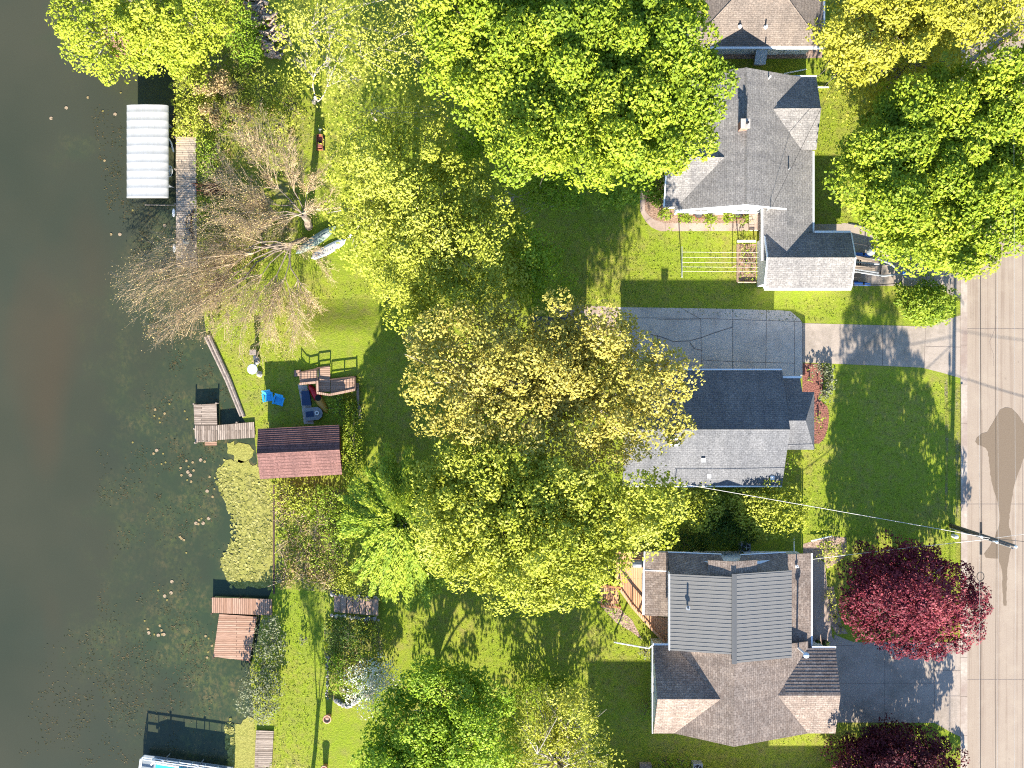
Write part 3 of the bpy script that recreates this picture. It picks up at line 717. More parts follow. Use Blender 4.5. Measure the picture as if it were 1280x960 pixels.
hd = thing('cellar_hatch', ((bx0 + bx1) / 2, (by0 + by1) / 2, 0), 'pale blue sloping metal cellar hatch between the tan and grey roofed houses', 'hatch')
m.build('lid', 'pale_blue', hd)
m = MB(); m.prism([(bx0 + .06, by0 + .05), (bx1 - .06, by0 + .05), (bx1 - .06, by1 - .02), (bx0 + .06, by1 - .02)], 0, .38); m.build('base', 'curb_concrete', hd)
m = MB(); m.box(((bx0 + bx1) / 2, (by0 + by1) / 2, .83), (.05, 1.2, .05), tilt=.42); m.build('seam', 'white_trim', hd)

# H1: grey cross gabled house
r = house('cross_gabled_house', (18, 16, 0), 'grey shingled house of crossing gables with a white south gable and attached garage')
w = MB()
w.prism([(12.65, 13.25), (21.6, 13.25), (21.6, 22.7), (12.65, 22.7)], 0, 2.75)
w.add([(12.45, 13.25, 2.72), (21.75, 13.25, 2.72), (17.07, 13.25, 4.72), (12.45, 13.45, 2.72), (21.75, 13.45, 2.72), (17.07, 13.45, 4.72)], [(0, 1, 2), (5, 4, 3), (0, 2, 5, 3), (1, 4, 5, 2)])
w.add([(12.45, 22.85, 2.72), (21.75, 22.85, 2.72), (17.07, 22.85, 4.72), (12.45, 22.65, 2.72), (21.75, 22.65, 2.72), (17.07, 22.65, 4.72)], [(2, 1, 0), (3, 4, 5), (3, 5, 2, 0), (2, 5, 4, 1)])
w.prism([(11.8, 13.7), (12.6, 13.7), (12.6, 19.6), (11.8, 19.6)], 0, 2.7)
w.prism([(19.3, 9.8), (22.3, 9.8), (22.3, 13.2), (19.3, 13.2)], 0, 2.3)
w.prism([(21.62, 13.3), (22.3, 13.3), (22.3, 18), (21.62, 18)], 0, 2.25)
w.prism([(21.62, 18.02), (22.6, 18.02), (22.6, 22.7), (21.62, 22.7)], 0, 2.7)
w.prism([(19.12, 7.6), (25.2, 7.6), (25.2, 11.1), (19.12, 11.1)], 0, 2.5)
for X in (19.12, 25.2):
    s = .1 if X < 20 else -.1
    w.add([(X, 7.45, 2.45), (X, 11.25, 2.45), (X, 9.39, 3.36), (X + s, 7.45, 2.45), (X + s, 11.25, 2.45), (X + s, 9.39, 3.36)], [(0, 1, 2), (5, 4, 3), (0, 2, 5, 3), (1, 4, 5, 2)])
for X, e0, e1, yr, zr_ in ((22.58, 17.9, 22.8, 20.35, 3.8), (11.85, 13.5, 19.8, 16.66, 4.05)):
    w.add([(X, e0, 2.7), (X, e1, 2.7), (X, yr, zr_), (X + .1, e0, 2.7), (X + .1, e1, 2.7), (X + .1, yr, zr_)], [(0, 1, 2), (5, 4, 3), (0, 2, 5, 3), (1, 4, 5, 2)])
w.build('wall', 'white_siding', r)
m = MB()
zA = lambda x: 4.85 - .44 * abs(x - 17.07)
m.slab([(12.3, 23.06, zA(12.3)), (12.3, 13.1, zA(12.3)), (17.07, 13.1, 4.85), (17.07, 23.06, 4.85)])
m.slab([(17.07, 23.06, 4.85), (17.07, 13.1, 4.85), (20.46, 13.1, zA(20.46)), (20.46, 9.3, zA(20.46)), (22.7, 9.3, zA(22.7)), (22.7, 17.8, zA(22.7)), (21.9, 23.06, zA(21.9))])
m.slab([(20.46, 9.3, zA(20.46)), (20.46, 13.35, zA(20.46)), (18.9, 13.35, 2.67), (18.9, 9.3, 2.67)])
# wing east, wing west, garage
m.slab([(19.2, 20.35, 3.87), (22.85, 20.35, 3.87), (22.85, 23.05, 2.8), (19.2, 23.05, 2.8)]); m.slab([(22.85, 20.35, 3.87), (19.2, 20.35, 3.87), (19.2, 17.6, 2.8), (22.85, 17.6, 2.8)])
m.slab([(11.47, 16.66, 4.2), (15.7, 16.66, 4.2), (15.7, 20.0, 2.8), (11.47, 20.0, 2.8)]); m.slab([(15.7, 16.66, 4.2), (11.47, 16.66, 4.2), (11.47, 13.32, 2.8), (15.7, 13.32, 2.8)])
m.slab([(19.05, 9.39, 3.5), (25.5, 9.39, 3.5), (25.5, 11.39, 2.6), (19.05, 11.39, 2.6)]); m.slab([(25.5, 9.39, 3.5), (19.05, 9.39, 3.5), (19.05, 7.23, 2.6), (25.5, 7.23, 2.6)])
m.build('roof', 'gray_shingle', r)
m = MB()
m.tube([(17.07, 13.1, 4.86), (17.07, 23.06, 4.86)], .07, 4); m.tube([(19.6, 20.35, 3.88), (22.85, 20.35, 3.88)], .06, 4); m.tube([(11.47, 16.66, 4.21), (15.6, 16.66, 4.21)], .06, 4); m.tube([(19.05, 9.39, 3.51), (25.5, 9.39, 3.51)], .06, 4)
m.build('ridge_cap', 'gray_shingle', r)
m = MB()
gut(m, (22.78, 9.3, 2.36), (22.78, 17.6, 2.36)); gut(m, (19.0, 7.15, 2.58), (25.55, 7.15, 2.58), .16); gut(m, (22.8, 11.47, 2.58), (25.5, 11.47, 2.58), .16)
gut(m, (18.83, 9.3, 2.64), (18.83, 13.2, 2.64), .16); gut(m, (20.9, 23.12, 2.78), (22.9, 23.12, 2.78)); gut(m, (11.4, 13.32, 2.8), (11.4, 13.6, 2.8))
def rake(m, a, b, dz=.16, dx=0, dy=.05):
    m = MB()
    a, b = Vector(a), Vector(b); o = Vector((dx, dy, 0))
    m.add([a - o, b - o, b + o, a + o, a - o - Vector((0, 0, dz)), b - o - Vector((0, 0, dz)), b + o - Vector((0, 0, dz)), a + o - Vector((0, 0, dz))], [(0, 1, 2, 3), (7, 6, 5, 4), (0, 4, 5, 1), (2, 6, 7, 3), (0, 3, 7, 4), (1, 5, 6, 2)])
    m.build('rake_board', 'white_trim', r)
rake(m, (12.25, 13.04, 2.73), (17.07, 13.04, 4.84)); rake(m, (17.07, 13.04, 4.84), (20.46, 13.04, 3.35))
rake(m, (11.42, 13.32, 2.79), (11.42, 16.66, 4.19), dx=.05, dy=0); rake(m, (11.42, 20, 2.79), (11.42, 16.66, 4.19), dx=.05, dy=0)
rake(m, (19.0, 7.23, 2.6), (19.0, 9.39, 3.5), dx=.05, dy=0); rake(m, (19.0, 11.39, 2.6), (19.0, 9.39, 3.5), dx=.05, dy=0)
rake(m, (25.55, 7.23, 2.6), (25.55, 9.39, 3.5), dx=.05, dy=0); rake(m, (25.55, 11.39, 2.6), (25.55, 9.39, 3.5), dx=.05, dy=0)
c = Vector((16.8, 18.75, 4.4)); m = MB(); m.mat('brick').box((c.x, c.y, 5.0), (.55, .55, 1.3)); ch = m.build('chimney', 'brick', r)
m = MB(); m.box((c.x, c.y, 5.69), (.68, .68, .08)); m.build('cap', 'stone_pale', ch); m = MB(); m.tube([(c.x + .1, c.y, 5.7), (c.x + .1, c.y, 6.05)], .09, 8); m.build('flue', 'black_metal', ch)
vent_pipe(r, G(985, 212, 3.2), .5, .05, 'gray_metal'); vent_pipe(r, G(960, 99, 3.9), .7, .05)
m = MB(); p = Vector((19.1, 13.0, 2.4)); m.tube([p, p + Vector((0, 0, 1.9))], .035, 6); m.build('service_mast', 'gray_metal', r)
win(r, (14.4, 13.25), (0, -1), 1.1, 1.0); win(r, (17.6, 13.25), (0, -1), 1.1, 1.0); door(r, (20.7, 9.8 - .02), (0, -1)); win(r, (22.3, 12), (1, 0)); win(r, (22.6, 20.4), (1, 0), 1.4); win(r, (21, 7.6), (0, -1)); win(r, (24, 7.6), (0, -1)); win(r, (11.8, 16.5), (-1, 0), 1.4)
m = MB(); m.box((25.24, 9.35, 1.1), (.08, 2.6, 2.1)); g = m.build('garage_door', 'white_trim', r)
m = MB(); m.box((25.31, 9.35, .35), (.06, .3, .06)); m.build('handle', 'gray_metal', g)
# window wells against the south wall
for i, x in enumerate((873, 923)):
    X = gx(x); m = MB(); pts = [(X + .42 * math.cos(a), 13.24 + .36 * math.sin(a)) for a in [PI + i_ * PI / 8 for i_ in range(9)]]
    inn = [(X + .34 * math.cos(a), 13.24 + .29 * math.sin(a)) for a in [PI + i_ * PI / 8 for i_ in range(9)]]
    for k in range(8): m.prism([pts[k], pts[k + 1], inn[k + 1], inn[k]], 0, .16)
    wv = thing('window_well', (X, 13.1, 0), 'maroon half round window well against the white gable wall, ' + ('the western of the pair' if i == 0 else 'the eastern of the pair'), 'window well', 'window wells')
    m.build('rim', 'rust_red', wv); m = MB(); m.add([(p[0], p[1], .03) for p in inn], [list(range(9))]); m.build('bottom', 'stone_gray', wv)

# H2: grey gabled house in the middle
r = house('gabled_house', (15, -3.3, 0), 'house in the middle under a plain grey gable roof with a small front hip')
m = MB(); m.prism([(8.7, -7.2), (19.9, -7.2), (19.9, .6), (8.7, .6)], 0, 2.62); m.prism([(19.92, -4.6), (22.4, -4.6), (22.4, -.9), (19.92, -.9)], 0, 2.4); m.prism([(19.92, -.88), (21.6, -.88), (21.6, .1), (19.92, .1)], 0, 1.9)
for X in (8.72, 19.88):
    s = .1 if X < 10 else -.1
    m.add([(X, -7.4, 2.58), (X, .8, 2.58), (X, -3.32, 4.55), (X + s, -7.4, 2.58), (X + s, .8, 2.58), (X + s, -3.32, 4.55)], [(0, 1, 2), (5, 4, 3), (0, 2, 5, 3), (1, 4, 5, 2)])
m.build('wall', 'white_siding', r)
m = MB()
m.slab([(8.3, -3.32, 4.75), (20.3, -3.32, 4.75), (20.3, 1.02, 2.7), (8.3, 1.02, 2.7)]); m.slab([(20.3, -3.32, 4.75), (8.3, -3.32, 4.75), (8.3, -7.64, 2.7), (20.3, -7.64, 2.7)])
zN = lambda y: 3.6 - .52 * (y + 2.72)
m.slab([(19.4, -2.72, 3.6), (21.8, -2.72, 3.6), (22.8, -.6, zN(-.6)), (21.9, -.6, zN(-.6)), (21.9, .45, zN(.45)), (20.34, .45, zN(.45)), (20.34, -.6, zN(-.6)), (19.4, -.6, zN(-.6))])
m.slab([(21.8, -2.72, 3.6), (19.4, -2.72, 3.6), (19.4, -4.95, 2.5), (22.8, -4.95, 2.5)]); m.slab([(22.8, -.6, 2.5), (21.8, -2.72, 3.6), (22.8, -4.95, 2.5)])
m.build('roof', 'cool_shingle', r)
m = MB(); m.tube([(8.3, -3.32, 4.76), (20.3, -3.32, 4.76)], .07, 4); m.build('ridge_cap', 'cool_shingle', r)
m = MB(); gut(m, (8.3, -7.7, 2.68), (20.3, -7.7, 2.68), .1); gut(m, (20.4, .52, 1.95), (22.0, .52, 1.95), .16); gut(m, (8.3, 1.1, 2.68), (20.3, 1.1, 2.68), .1); 
m = MB(); m.box((11.7, -4.2, 4.7), (.5, .5, 1.4)); ch = m.build('chimney', 'dark_timber', r); m = MB(); m.box((11.7, -4.42, 5.43), (.6, .15, .06)); m.box((11.7, -3.98, 5.43), (.6, .15, .06)); m.build('cap', 'white_trim', ch)
turbine(r, G(879, 575, 3.75)); turbine(r, G(965, 597, 2.95)); turbine(r, G(886, 595, 3.0))
m = MB(); q = G(844, 604, 2.9); m.tube([q - Vector((0, 0, .8)), q + Vector((0, 0, .9))], .035, 6); m.build('service_mast', 'gray_metal', r)
win(r, (11, -7.2), (0, -1), 1.2); win(r, (14, -7.2), (0, -1), 1.2); win(r, (17.5, -7.2), (0, -1), 1.2); win(r, (11, .6), (0, 1), 1.0); win(r, (22.4, -2.8), (1, 0), 1.8); door(r, (16, .6), (0, 1)); door(r, (21.6, -.4), (1, 0), .85, 1.85)
# garage under the amber tree at the end of the pad
r = thing('garage', (3.6, 2.75, 0), 'garage at the west end of the shaded concrete pad, mostly under the amber tree', 'garage')
m = MB(); m.prism([(1.9, .7), (5.5, .7), (5.5, 4.8), (1.9, 4.8)], 0, 2.5)
for X in (1.92, 5.48):
    s = .08 if X < 3 else -.08
    m.add([(X, .6, 2.45), (X, 4.9, 2.45), (X, 2.75, 3.35), (X + s, .6, 2.45), (X + s, 4.9, 2.45), (X + s, 2.75, 3.35)], [(0, 1, 2), (5, 4, 3), (0, 2, 5, 3), (1, 4, 5, 2)])
m.build('wall', 'white_siding', r)
m = MB(); m.slab([(1.5, 2.75, 3.5), (5.72, 2.75, 3.5), (5.72, 5.1, 2.5), (1.5, 5.1, 2.5)]); m.slab([(5.72, 2.75, 3.5), (1.5, 2.75, 3.5), (1.5, .4, 2.5), (5.72, .4, 2.5)]); m.build('roof', 'cool_shingle', r)
m = MB(); m.box((5.54, 2.75, 1.1), (.07, 2.7, 2.1)); m.build('garage_door', 'white_trim', r)

# H3: brown house with metal upper roof
r = house('metal_roofed_house', (16, -19, 0), 'brown shingled house with a dark ribbed metal roof over its middle and a cedar deck')
m = MB()
m.prism([(12.5, -25.9), (20.5, -25.9), (20.5, -13.05), (12.5, -13.05)], 0, 2.9)
m.prism([(10.85, -25.9), (12.48, -25.9), (12.48, -19.85), (10.85, -19.85)], 0, 2.8); m.prism([(20.52, -25.9), (23.9, -25.9), (23.9, -20.1), (20.52, -20.1)], 0, 2.8)
m.prism([(20.52, -20.05), (22.2, -20.05), (22.2, -13.05), (20.52, -13.05)], 0, 2.5); m.prism([(10.3, -17.2), (12.48, -17.2), (12.48, -13.05), (10.3, -13.05)], 0, 2.6)
m.prism([(11.68, -19.45), (20.5, -19.45), (20.5, -13.95), (11.68, -13.95)], 2.9, 4.02)
m.add([(11.68, -19.45, 4.0), (20.5, -19.45, 4.0), (16.03, -19.45, 5.3), (11.68, -19.35, 4.0), (20.5, -19.35, 4.0), (16.03, -19.35, 5.3)], [(0, 1, 2), (5, 4, 3), (0, 2, 5, 3), (1, 4, 5, 2)])
m.add([(12.3, -25.9, 2.85), (21.9, -25.9, 2.85), (16.03, -25.9, 5.2), (12.3, -25.7, 2.85), (21.9, -25.7, 2.85), (16.03, -25.7, 5.2)], [(0, 1, 2), (5, 4, 3), (0, 2, 5, 3), (1, 4, 5, 2)])
m.add([(12.3, -13.0, 2.85), (20.3, -13.0, 2.85), (20.3, -13.0, 3.4), (16.03, -13.0, 5.2), (12.3, -13.0, 3.5), (12.3, -13.2, 2.85), (20.3, -13.2, 2.85), (20.3, -13.2, 3.4), (16.03, -13.2, 5.2), (12.3, -13.2, 3.5)], [(4, 3, 2, 1, 0), (5, 6, 7, 8, 9), (0, 1, 6, 5), (1, 2, 7, 6), (2, 3, 8, 7), (3, 4, 9, 8), (4, 0, 5, 9)])
for X, zr_ in ((10.87, 4.75), (23.88, 3.85)):
    s = .1 if X < 15 else -.1
    m.add([(X, -26, 2.75), (X, -19.8, 2.75), (X, -23, zr_), (X + s, -26, 2.75), (X + s, -19.8, 2.75), (X + s, -23, zr_)], [(0, 1, 2), (5, 4, 3), (0, 2, 5, 3), (1, 4, 5, 2)])
m.build('wall', 'white_siding', r)
m = MB()
W_ = lambda x: 5.45 - .66 * (16.03 - x); E_ = lambda x: 5.45 - .413 * (x - 16.03)
m.slab([(12.18, -19.3, W_(12.18)), (12.18, -26.2, W_(12.18)), (16.03, -26.2, 5.45), (16.03, -19.3, 5.45)]); m.slab([(16.03, -19.3, 5.45), (16.03, -26.2, 5.45), (22.2, -26.2, E_(22.2)), (22.2, -19.3, E_(22.2))])
m.slab([(10.6, -22.95, 4.9), (15.2, -22.95, 4.9), (15.2, -19.6, 2.9), (10.6, -19.6, 2.9)]); m.slab([(15.2, -22.95, 4.9), (10.6, -22.95, 4.9), (10.6, -26.2, 2.9), (15.2, -26.2, 2.9)])
m.slab([(19.4, -23, 3.97), (24.25, -23, 3.97), (24.25, -19.8, 2.9), (19.4, -19.8, 2.9)]); m.slab([(24.25, -23, 3.97), (19.4, -23, 3.97), (19.4, -26.2, 2.9), (24.25, -26.2, 2.9)])
# north end: stub of the ridge between two north slopes
m.slab([(14.3, -14.1, 4.75), (14.3, -12.85, 4.75), (16.03, -12.85, 5.32), (16.03, -14.1, 5.4)]); m.slab([(16.03, -14.1, 5.4), (16.03, -12.85, 5.32), (17.9, -12.85, 4.72), (17.9, -14.1, 4.75)])
m.slab([(11.62, -13.98, 4.38), (16.03, -13.98, 5.3), (15.3, -12.55, 4.3), (11.62, -12.55, 3.45)]); m.slab([(16.03, -13.9, 5.3), (20.4, -13.75, 4.1), (20.4, -12.6, 3.3), (16.9, -12.6, 4.25)])
# low strips
m.slab([(9.96, -12.62, 2.75), (9.96, -13.98, 2.75), (11.72, -13.98, 3.05), (11.72, -12.62, 3.05)]); m.slab([(9.96, -14.02, 2.55), (9.96, -17.45, 2.55), (11.72, -17.45, 2.85), (11.72, -14.02, 2.85)])
m.slab([(20.5, -12.75, 3.05), (20.5, -20.3, 3.05), (22.5, -20.3, 2.6), (22.5, -12.75, 2.6)])
courses(m, (24.25, -19.8, 2.9), (20.2, -19.8, 2.9), (20.2, -23, 3.97), (24.25, -23, 3.97), 14, .024)
m.build('roof', 'brown_shingle', r)
# metal roof with standing ribs
m = MB(); m.mat('roof_metal')
zW = lambda x: 4.42 + (x - 11.6) * (5.5 - 4.42) / 4.43; zE = lambda x: 5.5 - (x - 16.03) * (5.5 - 4.13) / 4.57
m.slab([(11.6, -13.93, zW(11.6)), (11.6, -19.53, zW(11.6)), (16.03, -19.53, 5.5), (16.03, -13.93, 5.5)], .1); m.slab([(16.03, -13.72, 5.5), (16.03, -20.15, 5.5), (20.6, -20.15, zE(20.6)), (20.6, -13.72, zE(20.6))], .1)
def rib(a, b, w=.035, h=.02):
    a, b = Vector(a), Vector(b); q = Vector((0, w / 2, 0)); u = Vector((0, 0, h))
    m.add([a - q, a + q, b + q, b - q, a - q * .5 + u, a + q * .5 + u, b + q * .5 + u, b - q * .5 + u], [(4, 5, 6, 7), (0, 4, 7, 3), (1, 2, 6, 5), (0, 1, 5, 4), (2, 3, 7, 6)])
for i in range(19): y = -14.1 - i * .295; rib((11.6, y, zW(11.6)), (15.95, y, zW(15.95)))
for i in range(22): y = -13.85 - i * .293; rib((16.12, y, zE(16.12)), (20.6, y, zE(20.6)))
m.build('metal_roof', None, r)
m = MB(); m.mat('ridge_metal').slab([(15.85, -13.7, 5.53), (15.85, -20.2, 5.53), (16.03, -20.2, 5.57), (16.03, -13.7, 5.57)], .06); m.slab([(16.03, -13.7, 5.57), (16.03, -20.2, 5.57), (16.22, -20.2, 5.52), (16.22, -13.7, 5.52)], .06); m.build('ridge_cap', None, r)
m = MB()
gut(m, (11.54, -13.93, zW(11.54)), (11.54, -19.53, zW(11.54)), .1); gut(m, (22.58, -12.75, 2.58), (22.58, -20.1, 2.58), .12); gut(m, (22.5, -19.74, 2.88), (24.3, -19.74, 2.88), .14); gut(m, (9.9, -13.98, 2.74), (9.9, -17.4, 2.54), .14)
gut(m, (9.93, -14.0, 2.77), (11.6, -14.0, 2.97), .09); gut(m, (9.96, -12.6, 2.75), (9.92, -14, 2.75), .1); gut(m, (11.62, -12.5, 3.43), (15.4, -12.5, 4.28), .06); gut(m, (16.8, -12.55, 4.23), (20.4, -12.55, 3.28), .06); gut(m, (10.55, -19.52, 2.9), (12.2, -19.52, 2.9), .14)
gut(m, (10.53, -19.6, 2.9), (10.53, -26.2, 2.9), .08)
m = MB(); q = Vector((gx(996, 2.9), gy(808, 2.9), 2.8)); m.tube([q, q + Vector((0, 0, 2.2))], .075, 8); fl = m.build('flue_pipe', 'white_trim', r)
m = MB(); m.lathe((q.x, q.y, 5.0), [(.1, -.05), (.2, .02), (.22, .15), (.15, .28), (.03, .32)], 12); m.build('cap', 'pale_blue', fl, True)
vent_pipe(r, G(860, 760, 5.0), .45, .07, 'gray_metal'); vent_pipe(r, G(996, 708, 3.0), .4, .05)
vent_pipe(r, G(886, 709, 4.4), .35, .06); vent_pipe(r, G(889, 711, 4.4), .3, .06)
m = MB(); m.tube([(10.6, -19.55, 2.85), (10.3, -19.9, 2.6), (gx(768, .3), gy(803, .3), .25)], .06, 6); m.build('downspout', 'white_trim', r)
win(r, (11.0 + 2.6, -13.0), (0, 1), 1.2, 1, 1.7); win(r, (18.5, -13.0), (0, 1), 1.2, 1, 1.7); win(r, (10.85, -23), (-1, 0), 1.4); win(r, (10.85, -21), (-1, 0), .8); win(r, (22.2, -15), (1, 0), 1.6); win(r, (10.3, -15.3), (-1, 0), 1.6); door(r, (22.2, -17.6), (1, 0)); win(r, (14.5, -25.9), (0, -1), 1.2); win(r, (18, -25.9), (0, -1), 1.2)
m = MB(); m.box((23.94, -23, 1.15), (.08, 4.2, 2.15)); g = m.build('garage_door', 'white_trim', r); m = MB(); m.box((24.0, -23, .3), (.06, .3, .06)); m.build('handle', 'gray_metal', g)

# neighbour just outside the bottom edge: it throws the broad shade on the last lawn
r = house('neighbour_house', (13, -34, 0), 'gabled neighbour house standing just beyond the bottom edge of the photo')
m = MB(); m.prism([(6.2, -37.7), (19.5, -37.7), (19.5, -30.7), (6.2, -30.7)], 0, 2.75); m.prism([(19.52, -41), (25.5, -41), (25.5, -34.5), (19.52, -34.5)], 0, 2.4)
for X in (6.22, 19.48):
    s = .1 if X < 10 else -.1
    m.add([(X, -38, 2.7), (X, -30.4, 2.7), (X, -34.2, 5.1), (X + s, -38, 2.7), (X + s, -30.4, 2.7), (X + s, -34.2, 5.1)], [(0, 1, 2), (5, 4, 3), (0, 2, 5, 3), (1, 4, 5, 2)])
m.build('wall', 'tan_siding', r)
m = MB(); m.slab([(5.8, -34.2, 5.3), (19.9, -34.2, 5.3), (19.9, -30.2, 2.8), (5.8, -30.2, 2.8)]); m.slab([(19.9, -34.2, 5.3), (5.8, -34.2, 5.3), (5.8, -38.2, 2.8), (19.9, -38.2, 2.8)])
m.slab([(19.6, -37.6, 3.6), (25.9, -37.6, 3.6), (25.9, -34.2, 2.5), (19.6, -34.2, 2.5)]); m.slab([(25.9, -37.6, 3.6), (19.6, -37.6, 3.6), (19.6, -41.2, 2.5), (25.9, -41.2, 2.5)]); m.build('roof', 'gray_shingle', r)
win(r, (9, -30.7), (0, 1)); win(r, (13, -30.7), (0, 1)); win(r, (17, -30.7), (0, 1))

# boathouse shed with maroon roof
c = G(374, 567, 0)
r = thing('boathouse', c, 'lakeside boathouse under a maroon and pink shingled gable roof', 'boathouse')
e0, e1 = G(321, 567, 2.75), G(424.5, 562, 2.75); n0, n1 = G(322.5, 536, 2.12), G(424, 531, 2.12); s0, s1 = G(325, 599, 1.9), G(427.5, 593, 1.9)
m = MB(); m.slab([e0, e1, n1, n0], .1); m.slab([e1, e0, s0, s1], .1); courses(m, n0, n1, e1, e0, 12, .04); m.build('roof', 'maroon_shingle', r)
m = MB(); m.tube([e0 + Vector((0, 0, .01)), e1 + Vector((0, 0, .01))], .07, 4); m.build('ridge_cap', 'maroon_shingle', r)
ins = lambda p, q, f: p.lerp(q, f)
cc = (n0 + n1 + s0 + s1) / 4
m = MB(); wp = [cc.lerp(p, .9).to_2d() for p in (s0, s1, n1, n0)]; m.prism(wp, -.6, 1.9)
for i, j, e in ((0, 3, e0), (1, 2, e1)):
    a, b = Vector((*wp[i], 1.88)), Vector((*wp[j], 1.88)); t_ = cc.lerp(e, .9); t_.z = 2.6; o_ = (cc - e).normalized() * .08; o_.z = 0
    m.add([a, b, t_, a + o_, b + o_, t_ + o_], [(0, 1, 2), (5, 4, 3), (0, 2, 5, 3), (1, 4, 5, 2)])
m.build('wall', 'maroon_siding', r)
a, b = Vector((*wp[0], 0)), Vector((*wp[3], 0)); mid = (a + b) / 2
m = MB(); m.box((mid.x - .05, mid.y, .75), (.06, 2.4, 1.9), rot=-.05); m.build('door', 'dark_timber', r)

# ------------------------------------------------------------------ docks, boats, lake edge
def deck_panel(root, px, z, mat, name='deck', th=.06):
    m = MB(); m.slab([G(x, y, z) for x, y in px], th); return m.build(name, mat, root)
def posts(root, px, z, r=.07, top=.0, mat='gray_timber', zb=-1.2):
    for x, y in px:
        p = G(x, y, z); m = MB(); m.tube([(p.x, p.y, zb), (p.x, p.y, z + top)], r, 8); m.build('post', mat, root)
d = thing('dock', G(232, 250), 'long grey weathered dock of crosswise boards beside the white canopy boat lift', 'dock')
deck_panel(d, [(220, 334), (246, 334), (245, 171), (220, 171)], .12, 'old_dock_across')
m = MB()
for x in (221, 244): a, b = G(x, 332, 0), G(x, 173, 0); m.box(((a.x + b.x) / 2, (a.y + b.y) / 2, -.04), (.1, abs(a.y - b.y), .18))
m.build('frame', 'gray_timber', d); posts(d, [(219.4, 172), (219.4, 212), (219.4, 255), (219.4, 300)], .12, .07, .16)
for x, y, l in ((217.3, 266, 'white rubber bumper on the lake side of the long grey dock, nearer the boat lift'), (218, 310, 'white rubber bumper at the bare tree end of the long grey dock')):
    m = MB(); p = G(x, y, .1); m.tube([p + Vector((.05 * math.cos(a), .28 * math.sin(a), .02)) for a in [i * PI / 6 for i in range(13)]], .07, 6, False); tag(m.build('dock_bumper', 'white_paint'), l, 'bumper', 'dock bumpers')
p = G(235, 301, .13); b = thing('buoy', p, 'round blue grey buoy lying on the long grey dock', 'buoy')
m = MB(); m.lathe(p, [(.05, 0), (.24, .08), (.32, .28), (.24, .48), (.06, .56)], 14); m.build('float', 'boat_gray', b, True)
m = MB(); m.tube([p + Vector((.1 * math.cos(i * PI / 6), .1 * math.sin(i * PI / 6), .58)) for i in range(13)], .025, 5, False); m.build('ring', 'black_metal', b)
def driftwood(label, pts, z=.15):
    m = MB(); rr = random.Random(len(label))
    for a, b_, r_ in pts: p, q = G(*a, z), G(*b_, z); m.tube([p, p.lerp(q, .5) + Vector((rr.uniform(-.1, .1), rr.uniform(-.1, .1), .12)), q + Vector((0, 0, .05))], [r_, r_ * .8, r_ * .4], 6)
    tag(m.build('driftwood', 'dark_timber'), label, 'driftwood')
driftwood('dark twisted driftwood branch on the long grey dock', [((242, 262), (238, 290), .09), ((241, 266), (232, 278), .05), ((239, 276), (243, 298), .07), ((232, 278), (234, 288), .05), ((236, 286), (241, 300), .06)])
# boat lift with canopy
L = thing('boat_lift', G(184, 190, WZ), 'boat lift under a long white ribbed canopy at the top of the lake', 'boat lift')
zc = 1.75
X0, X1, Y0, Y1 = gx(157, zc), gx(209, zc), gy(247, zc), gy(131, zc)
m = MB(); prof = [(X0, zc - .28), (X0 + .06, zc - .06), (X0 + .45, zc + .03), ((X0 + X1) / 2, zc + .1), (X1 - .45, zc + .03), (X1 - .06, zc - .06), (X1, zc - .28)]
nb = 11; st = (Y1 - Y0) / nb
ys = []
for i in range(nb):
    y = Y0 + i * st; ys += [(y, .0), (y + .06, .02), (y + .14, .0), (y + st * .55, -.012)]
ys.append((Y1, .0))
k = len(prof)
vs = [(x, y, z + dz) for y, dz in ys for x, z in prof]; fs = [(i * k + j, i * k + j + 1, (i + 1) * k + j + 1, (i + 1) * k + j) for i in range(len(ys) - 1) for j in range(k - 1)]
m.add(vs, fs); m.build('canopy', 'white_canopy', L, True)
for y, nm in ((Y0 + .02, 'end_flap'), (Y1 - .02, 'end_flap')):
    m = MB(); m.add([(x, y, z - .005) for x, z in prof], [list(range(k))]); m.build(nm, 'white_canopy', L)
for x in (X0 + .3, X1 - .25):
    for y in (Y0 + 1.2, Y1 - 1.2): m = MB(); m.tube([(x, y, -1.3), (x, y, zc - .05)], .05, 6); m.build('post', 'gray_metal', L)
m = MB()
for y in (Y0 + 1.2, Y1 - 1.2): m.tube([(X0 + .3, y, .1), (X1 - .25, y, .1)], .06, 6)
for x in (X0 + .9, X1 - .9): m.tube([(x, Y0 + .9, .18), (x, Y1 - .9, .18)], .07, 6)
m.build('cradle', 'gray_metal', L)
wc = G(212, 214, .75); m = MB()
m.tube([wc + Vector((.32 * math.cos(i * PI / 10) * .75, .42 * math.sin(i * PI / 10), .1 * math.cos(i * PI / 10))) for i in range(21)], .025, 5, False)
for i in range(4): a = i * PI / 4; q = Vector((.32 * math.cos(a) * .75, .42 * math.sin(a), .1 * math.cos(a))); m.tube([wc - q, wc + q], .015, 4)
m.tube([wc, (X1 - .25, wc.y, .7)], .04, 6); m.build('winch_wheel', 'white_paint', L)
m = MB(); m.tube([G(210, 172, .5), G(214, 178, .5), G(217, 190, .3)], .06, 6); m.build('brace', 'white_paint', L)
m = MB(); m.tube([G(181, 256, .0), G(219, 256.5, .0)], .035, 5); tag(m.build('mooring_pole', 'gray_timber'), 'thin pole from the long grey dock across the water below the boat lift', 'pole')
